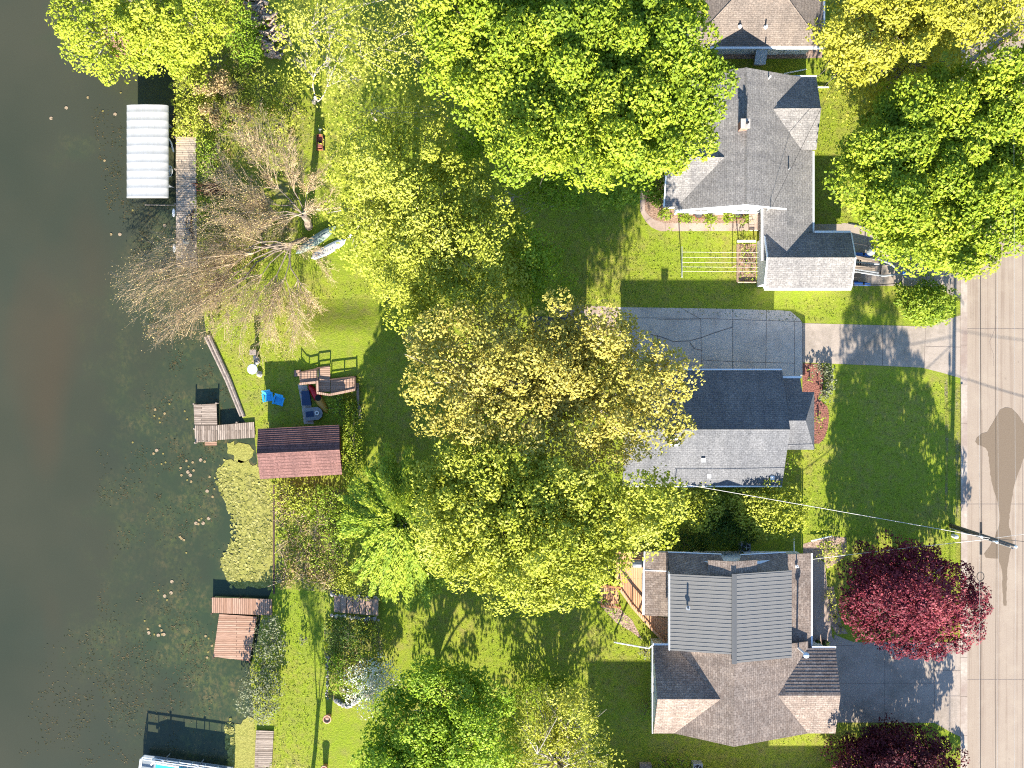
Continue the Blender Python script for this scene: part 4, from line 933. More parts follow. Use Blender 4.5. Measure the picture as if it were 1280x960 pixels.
# L-shaped grey dock
d = thing('dock', G(270, 535), 'grey weathered L shaped dock next to the log seawall', 'dock')
deck_panel(d, [(243, 531.5), (271.5, 531.5), (270.5, 504.5), (242, 506)], .16, 'gray_deck_across', 'platform'); deck_panel(d, [(244, 553), (271.5, 551.5), (271.5, 532), (243, 532)], .165, 'gray_deck_along', 'platform')
deck_panel(d, [(272, 550), (319, 547), (317.5, 527.5), (272, 531.5)], .16, 'gray_deck_along', 'walkway')
deck_panel(d, [(256, 557), (271, 557), (271, 552), (256, 553)], .02, 'brown_dock_across', 'step'); posts(d, [(242.3, 505), (270.5, 504), (242.8, 536), (244, 553.5), (296, 528)], .16, .06, .12)
m = MB()
for a, b in (((247, 507), (247, 552)), ((268, 507), (268, 551)), ((274, 541), (316, 538))): m.tube([G(*a, .03), G(*b, .03)], .07, 4)
m.build('frame', 'gray_timber', d)
# brown dock
d = thing('dock', G(295, 790), 'newer brown dock with a square platform below the duckweed mat', 'dock')
deck_panel(d, [(265, 766), (340, 769.5), (340, 749), (265, 747)], .2, 'brown_dock_along', 'walkway'); deck_panel(d, [(266.5, 821), (312, 826.5), (321, 771), (274, 767.5)], .13, 'brown_dock_across', 'platform')
posts(d, [(264.5, 748), (264.5, 767), (267, 822), (312, 827), (300, 747.5)], .15, .06, .08, 'dark_timber')
m = MB()
for a, b in (((268, 757), (338, 759)), ((280, 772), (275, 819)), ((314, 774), (308, 822))): m.tube([G(*a, .03), G(*b, .03)], .07, 4)
m.build('frame', 'dark_timber', d)
d = thing('dock', G(330, 940), 'short old grey plank dock at the bottom edge beside the white railed boat', 'dock')
deck_panel(d, [(317, 990), (338, 990), (342, 914), (320, 913)], .16, 'gray_deck_across'); m = MB(); m.tube([G(321, 916, .03), G(318, 988, .03)], .07, 4); m.tube([G(340, 917, .03), G(337, 988, .03)], .07, 4); m.build('frame', 'gray_timber', d)
d = thing('gangway', G(155, 60), 'rusty brown plank gangway half hidden under the lime tree over the water', 'gangway')
deck_panel(d, [(117, 32), (152, 74), (171, 63), (136, 20)], .55, 'brown_dock_across'); m = MB(); m.tube([G(116, 33, .6), G(151, 75, .6)], .06, 5); m.tube([G(137, 20, .6), G(172, 63, .6)], .06, 5); m.build('rail', 'rust', d); posts(d, [(118, 34), (150, 72), (168, 62)], .5, .05, .1, 'rust')
# log seawall
for a, b, r_, lb in (((257, 421), (301, 520), .13, 'pale log on the lake side of the two log seawall'), ((261, 419), (305, 521), .16, 'greyer log on the lawn side of the two log seawall')):
    p, q = G(*a, .02), G(*b, .02); m = MB(); m.tube([p, p.lerp(q, .25) + Vector((.05, .02, 0)), p.lerp(q, .55) + Vector((.1, .04, 0)), q], [r_, r_ * 1.05, r_, r_ * .85], 8); tag(m.build('seawall_log', 'gray_timber'), lb, 'log', 'seawall logs')
m = MB(); m.box((G(217.6, 120).x, G(217.6, 120).y, -.2), (.12, 6.6, .5)); tag(m.build('seawall', 'dark_timber'), 'straight dark timber seawall between the lime tree and the long dock', 'seawall')
m = MB(); a, b = G(342.5, 604), G(342.5, 742); m.box((a.x, (a.y + b.y) / 2, -.2), (.14, a.y - b.y, .55)); tag(m.build('seawall', 'dark_timber'), 'mossy dark seawall along the duckweed mat below the boathouse', 'seawall')
# pontoon boat at the bottom
B = thing('pontoon_boat', G(228, 975, WZ), 'white railed pontoon boat with turquoise seats, cut by the bottom edge', 'boat')
ang = -.14; ux = Vector((math.cos(ang), math.sin(ang), 0)); uy = Vector((-ux.y, ux.x, 0)); o0 = G(175, 948, 1.0); o0.z = 0
def BP(u, v, z): return o0 + ux * u - uy * v + Vector((0, 0, z))
for v in (.45, 1.9):
    m = MB(); m.tube([BP(-.2, v, 0), BP(.3, v, -.1), BP(7.0, v, -.1)], [.05, .28, .28], 10); m.build('pontoon', 'gray_metal', B, True)
m = MB(); m.slab([BP(0, 2.4, .32), BP(7, 2.4, .32), BP(7, 0, .32), BP(0, 0, .32)], .12); m.build('deck', 'boat_gray', B)
m = MB()
for z in (.62, .98):
    m.tube([BP(0, .06, z), BP(6.9, .06, z)], .045, 6); m.tube([BP(0, 2.34, z), BP(6.9, 2.34, z)], .045, 6); m.tube([BP(.03, .06, z), BP(.03, 2.34, z)], .045, 6)
for u in (0.03, .9, 1.9, 2.9, 3.9, 4.9, 5.9, 6.9):
    for v in (.06, 2.34): m.tube([BP(u, v, .3), BP(u, v, 1.0)], .035, 6)
m.build('rail', 'white_paint', B)
m = MB(); m.slab([BP(1.0, .8, .62), BP(6.6, .8, .62), BP(6.6, .16, .62), BP(1.0, .16, .62)], .28); m.build('side_panel', 'gray_metal', B)
m = MB(); m.slab([BP(1.2, 1.0, .78), BP(3.6, 1.0, .78), BP(3.6, .4, .78), BP(1.2, .4, .78)], .4); m.slab([BP(3.65, 1.0, .74), BP(6.4, 1.0, .74), BP(6.4, .4, .74), BP(3.65, .4, .74)], .4); m.build('seat', 'turquoise', B)
m = MB(); m.tube([BP(.8, .5, .7), BP(.95, .3, .72), BP(1.6, .28, .84), BP(3.0, .3, .84)], .08, 6); m.build('bolster', 'white_paint', B)
for x, y in ((209, 946), (252, 953)):
    p = G(x, y, .2); m = MB(); m.tube([(p.x, p.y, -1.2), (p.x, p.y, 1.0)], .04, 6); m.lathe((p.x, p.y, 1.0), [(.09, 0), (.09, .05)], 8)
    po = m.build('mooring_post', 'gray_metal'); tag(po, 'metal mooring post above the white railed boat, ' + ('left of its pair' if x < 230 else 'right of its pair'), 'post', 'mooring posts')

# canoe and paddleboard on the grass
def hull(name, mat, root, a, b, w, hgt, z0, n=14, closed=True, tipw=0.02, pw=.6, mats=None):
    A, Bv = G(*a, z0), G(*b, z0); d_ = (Bv - A); L_ = d_.length; u = d_.normalized(); q = Vector((-u.y, u.x, 0)); m = MB()
    if mats: m.mat(mats[0])
    rings = []
    for i in range(n + 1):
        t = i / n; s = max(tipw, (1 - abs(2 * t - 1) ** 2.2) ** pw); c_ = A + d_ * t
        rings.append([c_ + q * (w / 2 * s * math.cos(k_)) + Vector((0, 0, max(0, hgt * math.sin(k_)) * (.35 + .65 * s))) for k_ in [PI * j / 6 for j in range(7)]])
    for i in range(n):
        if mats: m.mat(mats[0] if i < n * .5 else mats[1])
        m.add(rings[i] + rings[i + 1], [(j, j + 1, 7 + j + 1, 7 + j) for j in range(6)])
    return m.build(name, None if mats else mat, root, True)
c = thing('canoe', G(399, 304), 'upturned sage green canoe on the grass under the bare tree', 'canoe'); hull('hull', 'sage', c, (370, 317), (420, 283), .8, .4, .03)
m = MB(); a, b = G(370, 317, .38), G(420, 283, .38); m.tube([a.lerp(b, .04) - Vector((0, 0, .2)), a.lerp(b, .3) + Vector((0, 0, .05)), a.lerp(b, .7) + Vector((0, 0, .05)), a.lerp(b, .96) - Vector((0, 0, .2))], .03, 5); m.build('keel', 'boat_gray', c)
c = thing('paddleboard', G(409, 308), 'white paddleboard lying beside the sage canoe', 'paddleboard'); hull('board', 'white_paint', c, (389, 323), (432, 300), .72, .15, .05, pw=.38)
m = MB(); p = G(397, 319, .2); m.box(p, (.35, .12, .05), .5); m.build('handle', 'boat_gray', c)
m = MB(); p = G(409, 312, .19); m.box(p, (1.0, .4, .03), .48); m.build('traction_pad', 'white_canopy', c)
m = MB(); a, b = G(431, 300, .1), G(441, 293, .1); m.tube([a, a.lerp(b, .5)], .025, 5); m.box(a.lerp(b, .8), (.5, .2, .03), .6); tag(m.build('paddle', 'white_paint'), 'pale paddle at the right tip of the white paddleboard', 'paddle')
# kayak, pedal boat, mats under the stairs
c = thing('kayak', G(397, 497), 'kayak fading from red to yellow lying below the pinkish wooden deck', 'kayak'); hull('hull', None, c, (386, 480), (410, 517), .66, .32, .04, mats=('kayak_red', 'kayak_yellow'))
m = MB(); p = G(397.5, 497.5, .34); m.lathe(p, [(.24, 0), (.24, .03), (.18, .035)], 10); m.build('cockpit', 'black_rubber', c)
c = thing('pedal_boat', G(393, 517), 'grey pedal boat with a white ring beside the boathouse roof', 'pedal boat')
a0 = G(393, 517, 0); ca, sa = math.cos(.1), math.sin(.1)
def PB(u, v): return (a0.x + u * ca - v * sa, a0.y + u * sa + v * ca)
m = MB(); m.prism([PB(-.7, -.5), PB(.35, -.5), PB(.62, -.3), PB(.7, 0), PB(.62, .3), PB(.35, .5), PB(-.7, .5)], .03, .32); m.build('hull', 'boat_gray', c)
m = MB(); m.prism([PB(-.6, -.22), PB(.02, -.22), PB(.02, .22), PB(-.6, .22)], .323, .335); m.build('well', 'navy', c)
m = MB(); q = PB(.28, .02); m.tube([(q[0] + .13 * math.cos(i * PI / 8), q[1] + .13 * math.sin(i * PI / 8), .38) for i in range(17)], .045, 6, False); m.build('ring', 'white_paint', c)
m = MB(); m.slab([G(376.5, 489, .36), G(377.5, 507, .36), G(389, 506.5, .36), G(386, 488, .36)], .33); tag(m.build('storage_box', 'navy'), 'low navy storage box on the paved strip below the wooden deck', 'box')
# wooden deck and steps by the boathouse
d = thing('viewing_deck', G(408, 475), 'pinkish wooden deck and steps with dark railings above the boathouse', 'deck')
for pl, z, nm in (([(375, 479), (397, 477), (397, 461), (374, 466)], .66, 'platform'), ([(398, 490), (413, 489.5), (412.5, 458), (398, 460)], .70, 'platform'), ([(413.5, 493), (445, 486.5), (445, 471), (413.5, 474.5)], .76, 'platform')): deck_panel(d, pl, z, 'pink_deck_along' if nm == 'x' else 'pink_deck_across', nm, .08)
for i in range(4): deck_panel(d, [(372 - i * 1.5, 470 + i * .3), (376, 470), (376, 462), (372 - i * 1.5, 463)], .54 - i * .12, 'pink_deck_along', 'step', .06)
def railing(root, pts, z, hgt=.95, mat='dark_timber', bal=.16, top='pink_deck_along', rw=.09):
    P = [G(*p, z) for p in pts]; m = MB()
    for p in P: m.box(p + Vector((0, 0, hgt / 2)), (.09, .09, hgt))
    for a, b in zip(P[:-1], P[1:]):
        m.tube([a + Vector((0, 0, .12)), b + Vector((0, 0, .12))], .035, 4)
        n_ = max(1, int((b - a).length / bal))
        for i in range(1, n_): q = a.lerp(b, i / n_); m.box(q + Vector((0, 0, hgt / 2)), (.035, .035, hgt - .1))
    rl = m.build('railing', mat, root)
    m = MB()
    for a, b in zip(P[:-1], P[1:]):
        dd = (b - a).normalized(); q = Vector((-dd.y, dd.x, 0)) * rw; u = Vector((0, 0, hgt + .02)); m.slab([a - q + u, b - q + u, b + q + u, a + q + u], .04)
    m.build('hand_rail', top, rl)
railing(d, [(375, 466), (386, 463.5), (397.5, 461)], .66, .4, 'dark_timber', .5, 'dark_timber', .05); railing(d, [(398, 460), (412.5, 458)], .70, .4, 'dark_timber', .5, 'dark_timber', .05)
railing(d, [(414, 474.5), (430, 472.5), (445, 471)], .76, .45, 'dark_timber', .6, 'dark_timber', .05); railing(d, [(398, 476), (398.5, 490)], .70, .5, 'step_timber', .5); railing(d, [(398, 491), (413.5, 493.5), (429, 490.5), (445, 487)], .72, .5, 'step_timber', .22); railing(d, [(445, 471), (445.5, 487)], .76, .5, 'dark_timber', .6, 'dark_timber', .05)
railing(d, [(376, 480), (396, 478)], .66, .45, 'step_timber', .22)
for p in ((376, 478), (396, 477), (412, 489), (444, 486), (444, 472), (414, 475)): posts(d, [p], .6, .06, 0, 'dark_timber', 0)
for pts, lb in (([(445.5, 479), (448.5, 479), (449, 506), (446, 506)], 'narrow grey board lying along the right end of the wooden deck'), ([(446.5, 507), (450.5, 507), (452, 523), (448, 523.5)], 'short grey board on the grass below the narrow one')):
    m = MB(); m.slab([G(x, y, .2) for x, y in pts[::-1]], .14); tag(m.build('board', 'gray_timber'), lb, 'board')
# blue chairs
def chair(x, y, rot, label):
    p = G(x, y, 0); c = thing('lawn_chair', p, label, 'chair', 'blue lawn chairs on the grass'); cr, sr = math.cos(rot), math.sin(rot)
    T = lambda u, v, z: Vector((p.x + u * cr - v * sr, p.y + u * sr + v * cr, z))
    m = MB(); m.slab([T(-.3, -.28, .42), T(.3, -.28, .42), T(.3, .3, .36), T(-.3, .3, .36)], .05); m.build('seat', 'sky_blue_plastic', c)
    m = MB(); m.slab([T(-.3, .27, .4), T(.3, .27, .4), T(.33, .58, .95), T(-.33, .58, .95)], .05); m.build('backrest', 'sky_blue_plastic', c)
    for s in (-1, 1):
        m = MB(); m.slab([T(s * .36 - .06, -.3, .6), T(s * .36 + .06, -.3, .6), T(s * .36 + .06, .38, .58), T(s * .36 - .06, .38, .58)], .04); m.build('arm', 'sky_blue_plastic', c)
        for v in (-.25, .32): m = MB(); m.tube([T(s * .34, v, 0), T(s * .33, v, .56)], .03, 5); m.build('leg', 'sky_blue_plastic', c)
chair(337, 497, .15, 'blue lawn chair half in sun at the edge of the boathouse shade'); chair(350, 501.5, -.25, 'blue lawn chair wholly in the boathouse shade')
# birdbath and stones by the seawall
p = G(318.5, 461.5); b = thing('birdbath', p, 'pale blue birdbath bowl on the lawn near the log seawall', 'birdbath')
m = MB(); m.lathe(p, [(.2, 0), (.12, .1), (.09, .55)], 12); m.build('pedestal', 'stone_pale', b, True); m = MB(); m.lathe((p.x, p.y, .55), [(.09, 0), (.36, .1), (.40, .15), (.35, .15), (.12, .09), (.02, .08)], 18); m.build('bowl', 'pale_blue', b, True)
for x, y, r_, mt, lb in ((324, 468, .26, 'stone_pale', 'pale boulder at the lower right of the birdbath'), (320, 447, .24, 'stone_pale', 'pale boulder above the birdbath'), (321, 452, .24, 'stone_gray', 'grey boulder between the birdbath and the pale boulder')):
    m = MB(); m.rock(G(x, y, .12), r_, .8, int(x)); tag(m.build('boulder', mt), lb, 'boulder')
m = MB(); p = G(321, 441, 0); m.tube([p, p + Vector((0, 0, .9))], .16, 8); m.box(p + Vector((0, 0, 1.0)), (.5, .4, .3)); tag(m.build('stump_planter', 'gray_timber'), 'small weathered planter above the birdbath boulders', 'planter')
# garden wagon
p = G(401.5, 180); c = thing('garden_wagon', p, 'small rusty red garden wagon on the grass between the bare tree and the firewood', 'wagon')
m = MB(); m.box(p + Vector((0, 0, .42)), (.42, 1.15, .06)); m.build('bed', 'rust_red', c)
m = MB()
for s in (-1, 1): m.box(p + Vector((s * .22, 0, .53)), (.04, 1.15, .2))
m.box(p + Vector((0, -.58, .5)), (.48, .04, .2)); m.box(p + Vector((0, .58, .53)), (.48, .04, .2)); m.build('side', 'rust', c)
m = MB(); m.box(p + Vector((0, -.3, .6)), (.36, .3, .2)); m.build('crate', 'rust_red', c); m = MB(); m.box(p + Vector((0, -.02, .52)), (.2, .24, .12)); m.build('bucket', 'black_rubber', c)
m = MB(); m.tube([p + Vector((0, .6, .35)), p + Vector((.03, 1.0, .6))], .025, 5); m.tube([p + Vector((-.1, 1.0, .6)), p + Vector((.16, 1.0, .6))], .025, 5); m.build('handle', 'gray_metal', c)
for sx in (-1, 1):
    for sy in (-.4, .4): m = MB(); q = p + Vector((sx * .26, sy, .2)); m.tube([q - Vector((.04, 0, 0)), q + Vector((.04, 0, 0))], .2, 12); m.build('wheel', 'black_rubber', c)
# firewood
pts = []
rr = random.Random(5)
poly = np.array([(306, -6), (322, -8), (338, 8), (356, 40), (357, 62), (346, 74), (334, 70), (322, 40), (310, 14)], float)
while len(pts) < 78:
    q = np.array([[rr.uniform(300, 360), rr.uniform(-8, 76)]])
    if in_poly(q, poly)[0] and (len(pts) > 48 or all((a - q[0, 0]) ** 2 + (b - q[0, 1]) ** 2 > 18 for a, b in pts)): pts.append((q[0, 0], q[0, 1]))
for i, (x, y) in enumerate(pts):
    m = MB(); a = rr.uniform(-.5, 1.0); ln = rr.uniform(.25, .4); lay = 0.14 if i < 48 else .38; r_ = rr.uniform(.10, .19)
    p = G(x, y, lay); v = Vector((math.cos(a), math.sin(a), rr.uniform(-.25, .25))) * ln
    m.tube([p - v, p + v], [r_, r_ * rr.uniform(.85, 1)], rr.choice([3, 4, 5, 7])); o = m.build('firewood_log', 'split_wood' if i % 3 else 'gray_timber'); tag(o, 'split log lying in the firewood heap at the top edge', 'log', 'firewood logs in the heap')
# timber steps with edging stones
d = thing('garden_steps', G(445, 757), 'flight of brown timber steps edged with pale stones', 'steps')
for i in range(7):
    x0_, x1_ = 417.5 + i * 8.0, 417.5 + i * 8.0 + 7.2; dy = i * .7; z = .12 + .09 * i
    m = MB(); m.slab([G(x0_, 765 + dy, z), G(x1_, 765.5 + dy, z), G(x1_, 745.5 + dy, z), G(x0_, 745 + dy, z)], .14); m.build('step', 'step_timber', d)
for i in range(30):
    x = 416 + i % 15 * 4.1 + rr.uniform(-1, 1); y = (743.5 if i < 15 else 769) + (i % 15) * .4 + rr.uniform(-1.5, 1.5); m = MB(); m.rock(G(x, y, .15), rr.uniform(.1, .2), .8, i); tag(m.build('edging_stone', 'stone_pale' if i % 3 else 'stone_gray'), 'small pale stone along the brown timber steps', 'stone', 'stones edging the timber steps')
for i in range(22):
    x = 419 + i * 1.9; y = 876 + 6 * math.sin(i * .22) + rr.uniform(-1.5, 1.5); m = MB(); m.rock(G(x, y, .1), rr.uniform(.12, .24), .7, 60 + i); tag(m.build('edging_stone', 'stone_gray' if i % 3 else 'stone_pale'), 'grey stone in the curved row right of the terracotta pot', 'stone', 'stones of the curved bed edge')
for i in range(16):
    x = 409 + rr.uniform(-1.5, 1.5); y = 822 + i * 3.4; m = MB(); m.rock(G(x, y, .1), rr.uniform(.08, .16), .7, 90 + i); tag(m.build('edging_stone', 'stone_gray'), 'small dark stone along the left edge of the bed above the terracotta pot', 'stone', 'stones of the left bed edge')
def pot(x, y, r_, label):
    p = G(x, y); c = thing('planter_pot', p, label, 'pot'); m = MB(); m.lathe(p, [(r_ * .7, 0), (r_, .62), (r_ * 1.12, .62), (r_ * 1.12, .72), (r_ * .85, .72), (r_ * .8, .6)], 16); m.build('pot', 'terracotta', c, True)
    m = MB(); m.lathe((p.x, p.y, .6), [(r_ * .8, 0), (r_ * .3, .05)], 12); m.build('soil', 'step_timber', c)
pot(411, 895, .3, 'terracotta pot on the lawn at the end of the curved stone edge'); pot(407, 957, .26, 'smaller terracotta pot at the very bottom edge of the lawn')

# ------------------------------------------------------------------ near the houses
# cedar deck on the metal roofed house
zd = .95
d = thing('cedar_deck', G(800, 750), 'orange cedar deck with diagonal railing on the metal roofed house', 'deck')
m = MB(); m.slab([G(x, y, zd) for x, y in [(774, 734), (790, 757), (812, 782), (834, 804), (840, 804), (840, 772), (822, 772), (822, 700), (806, 690), (770, 690)]], .1); m.build('floor', 'cedar_along', d)
def cedar_rail(pts, hgt=.72):
    P = [G(*p, zd) for p in pts]; m = MB()
    for p in P: m.box(p + Vector((0, 0, hgt / 2 - .3)), (.1, .1, hgt + .6))
    for a, b in zip(P[:-1], P[1:]):
        m.tube([a + Vector((0, 0, .12)), b + Vector((0, 0, .12))], .04, 4); n_ = int((b - a).length / .2)
        for i in range(1, n_): m.box(a.lerp(b, i / n_) + Vector((0, 0, hgt / 2)), (.03, .03, hgt - .05))
    rl = m.build('railing', 'cedar_post', d); m = MB()
    for a, b in zip(P[:-1], P[1:]):
        dd = (b - a).normalized(); q = Vector((-dd.y, dd.x, 0)) * .08; u = Vector((0, 0, hgt + .03)); m.slab([a - q + u, b - q + u, b + q + u, a + q + u], .05)
    m.build('hand_rail', 'cedar_along', rl)
cedar_rail([(774, 735), (790, 757.5), (812, 782.5), (833, 803.5)]); cedar_rail([(770, 691), (770, 722)])
for i in range(5):
    x1_ = 773 - i * 4.4; m = MB(); m.slab([G(x1_ - 5, 755 - i * .6, .8 - i * .16), G(x1_, 755 - i * .6, .8 - i * .16), G(x1_, 733 - i * .6, .8 - i * .16), G(x1_ - 5, 733 - i * .6, .8 - i * .16)], .06); m.build('step', 'cedar_along', d)
for y in (731.5, 756):
    m = MB(); a, b = G(774, y, .95), G(751, y - 2, .15)
    for t in (0, .5, 1): q = a.lerp(b, t); m.box(q + Vector((0, 0, .45)), (.09, .09, .95))
    for t in (.12, .25, .37, .62, .75, .87): q = a.lerp(b, t); m.box(q + Vector((0, 0, .48)), (.04, .04, .8))
    m.slab([a + Vector((0, -.07, .95)), a + Vector((0, .07, .95)), b + Vector((0, .07, .95)), b + Vector((0, -.07, .95))], .05); m.build('stair_rail', 'cedar_post', d)
p = G(797, 703, zd); g = thing('grill', p, 'covered grey grill on the cedar deck next to the house', 'grill')
m = MB(); m.box(p + Vector((0, 0, .45)), (.95, .5, .5)); m.build('body', 'boat_gray', g); m = MB(); m.tube([p + Vector((-.45, 0, .72)), p + Vector((.45, 0, .72))], .25, 10); m.build('lid', 'gray_metal', g, True)
for sx in (-.4, .4):
    for sy in (-.2, .2): m = MB(); m.tube([p + Vector((sx, sy, 0)), p + Vector((sx, sy, .22))], .03, 5); m.build('leg', 'black_metal', g)
for i, y in enumerate((729, 734, 739, 744)):
    m = MB(); p = G(804.4, y, zd); m.tube([p, p + Vector((0, 0, .04)), p + Vector((0, 0, .28))], [.12, .13, .16], 10); tag(m.build('flower_pot', 'black_rubber'), 'dark flower pot in the row of four on the cedar deck by the wall', 'pot', 'dark pots along the deck wall')
# hatch / bench / patio seat by the grey house
p = G(815, 199); b = thing('garden_bench', p, 'reddish wooden bench under the maple left of the grey cross gabled house', 'bench')
m = MB()
for k_ in range(3): m.box(p + Vector((0, -.16 + k_ * .16, .45)), (1.5, .13, .05))
m.build('seat', 'cedar_post', b); m = MB()
for k_ in range(2): m.box(p + Vector((0, .3, .62 + k_ * .18)), (1.5, .05, .13))
m.build('backrest', 'cedar_post', b)
for sx in (-.65, .65): m = MB(); m.box(p + Vector((sx, 0, .22)), (.08, .5, .44)); m.box(p + Vector((sx, .3, .45)), (.08, .06, .85)); m.build('leg', 'cedar_post', b)
# clothes line
cl = thing('clothesline', G(897, 330), 'five line pale clothesline on posts over the grass beside the grey house', 'clothesline')
zt = 1.9
for i, y in enumerate((315, 321.5, 328, 333.5, 339)):
    a, b = G(853, y, zt), G(948, y + .5, zt); m = MB(); m.tube([a, a.lerp(b, .5) - Vector((0, 0, .06)), b], .011, 4); m.build('line', 'wire_pale', cl)
m = MB(); a = G(852.5, 346, 0); m.tube([(a.x, gy(343, zt), 0), (gx(852.5, zt), gy(328, 0) - .9, zt)], .05, 6); m.build('post', 'gray_metal', cl)
m = MB(); m.tube([G(852.5, 308, zt), G(852.5, 345, zt)], .035, 6); m.build('crossbar', 'gray_metal', cl)
m = MB(); m.tube([G(922.5, 307, zt), G(922.5, 352, zt)], .03, 6); m.tube([(gx(922.5, zt), gy(330, zt), 0), (gx(922.5, zt), gy(330, zt), zt)], .04, 6); m.build('far_post', 'step_timber', cl)
m = MB(); m.box(G(933, 301.5, 1.0), (1.45, .16, .1)); m.tube([G(923, 301.5, 0), G(923, 301.5, 1.0)], .05, 6); m.tube([G(943, 301.5, 0), G(943, 301.5, 1.0)], .05, 6); tag(m.build('gate_bar', 'white_trim'), 'white wooden bar above the small vegetable bed by the garage', 'bar')
# box planters: timber edge of the bed
m = MB()
for a, b in (((922, 352.5), (945, 352.5)), ((922, 305), (922, 352))): p, q = G(*a, .1), G(*b, .1); m.tube([p, q], .08, 4)
tag(m.build('bed_edging', 'step_timber'), 'timber edging of the vegetable bed beside the garage', 'edging')
m = MB(); m.box(G(943.5, 274, .55), (.9, 1.2, .06)); m.box(G(944, 284, .3), (.9, .5, .5)); tag(m.build('entry_stoop', 'walk_concrete'), 'concrete entry steps at the inner corner of the grey house', 'steps')
# boat trailer
T = thing('boat_trailer', G(1095, 332), 'empty boat trailer with bunks and blue fenders on the drive below the green maple', 'trailer')
zt = .55
def tb(name, pts, r_, mat, z=zt):
    m = MB()
    for pl in pts: m.tube([G(*p, z) for p in pl], r_, 6)
    return m.build(name, mat, T)
tb('frame', [[(1064, 320), (1098, 324), (1114, 330), (1126, 341)], [(1064, 339), (1080, 341), (1104, 345), (1126, 342)], [(1064, 327), (1099, 330)], [(1066, 336), (1098, 341)], [(1126, 341), (1132, 346), (1148, 352)]], .075, 'gray_metal')
tb('crossbeam', [[(1101, 315), (1100, 346)], [(1103, 325), (1100, 343)], [(1074, 320), (1072, 341)], [(1076, 322), (1075, 340)]], .055, 'black_metal'); tb('fork', [[(1064, 303), (1080, 306), (1105, 313), (1126, 334)], [(1064, 356), (1100, 356), (1125, 354), (1128, 347)]], .035, 'black_metal', .7)  # thin fork tubes coloured black to stand in for shadow lines around the frame
for pl in ([(1067, 318.5), (1098, 326), (1098, 329), (1067, 322.5)], [(1067, 331), (1094, 335), (1094, 338.5), (1067, 335.5)]):
    m = MB(); m.slab([G(x, y, .8) for x, y in pl[::-1]], .08); m.build('bunk', 'gray_deck_across', T)
for y in (317.5, 354):
    m = MB(); m.slab([G(x, yy, .62) for x, yy in [(1068, y + 2.5), (1080, y + 2.8), (1088, y + 3.5), (1088, y), (1078, y - 1.5), (1068, y - 2)]], .1); f = m.build('fender', 'blue_paint', T)
    m = MB(); p = G(1078, y + .6, .32); m.tube([p - Vector((0, .11, 0)), p + Vector((0, .11, 0))], .31, 14); wl = m.build('wheel', 'black_rubber', T); m = MB(); m.tube([p - Vector((0, .12, 0)), p + Vector((0, .12, 0))], .15, 10); m.build('rim', 'white_paint', wl)
for x, y in ((1070, 335), (1071, 344), (1068, 350)): m = MB(); m.box(G(x, y, .5), (.55, .32, .18)); m.build('pad', 'black_rubber', T)
m = MB(); p = G(1081, 317, 0); m.tube([p, p + Vector((0, 0, 1.0))], .05, 6); m.lathe((p.x, p.y, 1.0), [(.05, 0), (.32, .1), (.34, .3), (.28, .55), (.05, .7)], 12); m.build('guide_bumper', 'boat_gray', T)
m = MB(); p = G(1127, 342, .5); m.tube([p, p + Vector((0, 0, .7))], .05, 6); m.box(p + Vector((0, 0, .5)), (.3, .25, .25)); m.build('winch', 'blue_paint', T)
# AC units
def ac(x, y, label):
    p = G(x, y); a = thing('air_conditioner', p, label, 'air conditioner', 'outdoor air conditioners'); m = MB(); m.box(p + Vector((0, 0, .4)), (.75, .75, .75)); m.build('cabinet', 'gray_metal', a)
    m = MB(); m.lathe((p.x, p.y, .775), [(.31, 0), (.31, .02), (.05, .03)], 14); m.build('fan', 'black_metal', a); m = MB()
    for k_ in range(5): ang_ = k_ * 2 * PI / 5; m.box((p.x + .15 * math.cos(ang_), p.y + .15 * math.sin(ang_), .82), (.3, .03, .02), ang_)
    m.lathe((p.x, p.y, .81), [(.09, 0), (.09, .03)], 8); m.build('guard', 'white_paint', a)
ac(929, 682.5, 'air conditioner in the shade between the shrubs and the metal roofed house'); ac(870, 956, 'air conditioner on the lawn at the bottom edge below the metal roofed house')
m = MB(); p = G(806, 956); m.box(p + Vector((0, 0, .3)), (.9, .5, .5)); m.box(p + Vector((0, 0, .56)), (.7, .32, .05)); tag(m.build('planter_box', 'gray_timber'), 'weathered planter box at the bottom edge left of the lower air conditioner', 'planter')
for x, y, k_ in ((985, 89, 0), (956, 58, 1)):
    if k_ == 0: m = MB(); m.tube([G(1022, 109, .15), G(1036, 109, .12)], .06, 6); tag(m.build('drain_pipe', 'white_trim'), 'white drain pipe poking onto the grass right of the grey house', 'pipe')
m = MB(); m.tube([G(980, 92, .1), G(1008, 86.5, .1)], .05, 6); tag(m.build('drain_pipe', 'white_trim'), 'white drain pipe lying between the tan and grey houses', 'pipe')
m = MB(); m.tube([G(1014, 676, .25), G(1040, 670, .12)], .05, 6); tag(m.build('drain_pipe', 'white_trim'), 'white drain pipe at the rock bed by the front corner of the metal roofed house', 'pipe')
m = MB(); m.tube([G(992.5, 672, .8), G(992.5, 690, 1.8)], .04, 6); tag(m.build('fence_post', 'white_trim'), 'thin pale post beside the shrubs near the metal roofed house', 'post')
# hose reel / front pots at porch
for x, y, rr_, lb in ((1021, 802, .22, 'dark round pot at the porch end by the garage, left of two'), (1030, 803, .28, 'dark round pot at the porch end by the garage, right of two')):
    p = G(x, y); c = thing('porch_pot', p, lb, 'pot', 'pots at the porch end'); m = MB(); m.lathe(p, [(rr_ * .7, 0), (rr_, .35), (rr_ * .8, .35)], 12); m.build('pot', 'black_rubber', c)
    Wd = leaf_cloud(np.array([[p.x, p.y, .42]]), np.array([rr_ * 1.1]), np.array([60]), .16, .8, .5); quads_mesh('plant', *Wd, 'leaf_dark', c)

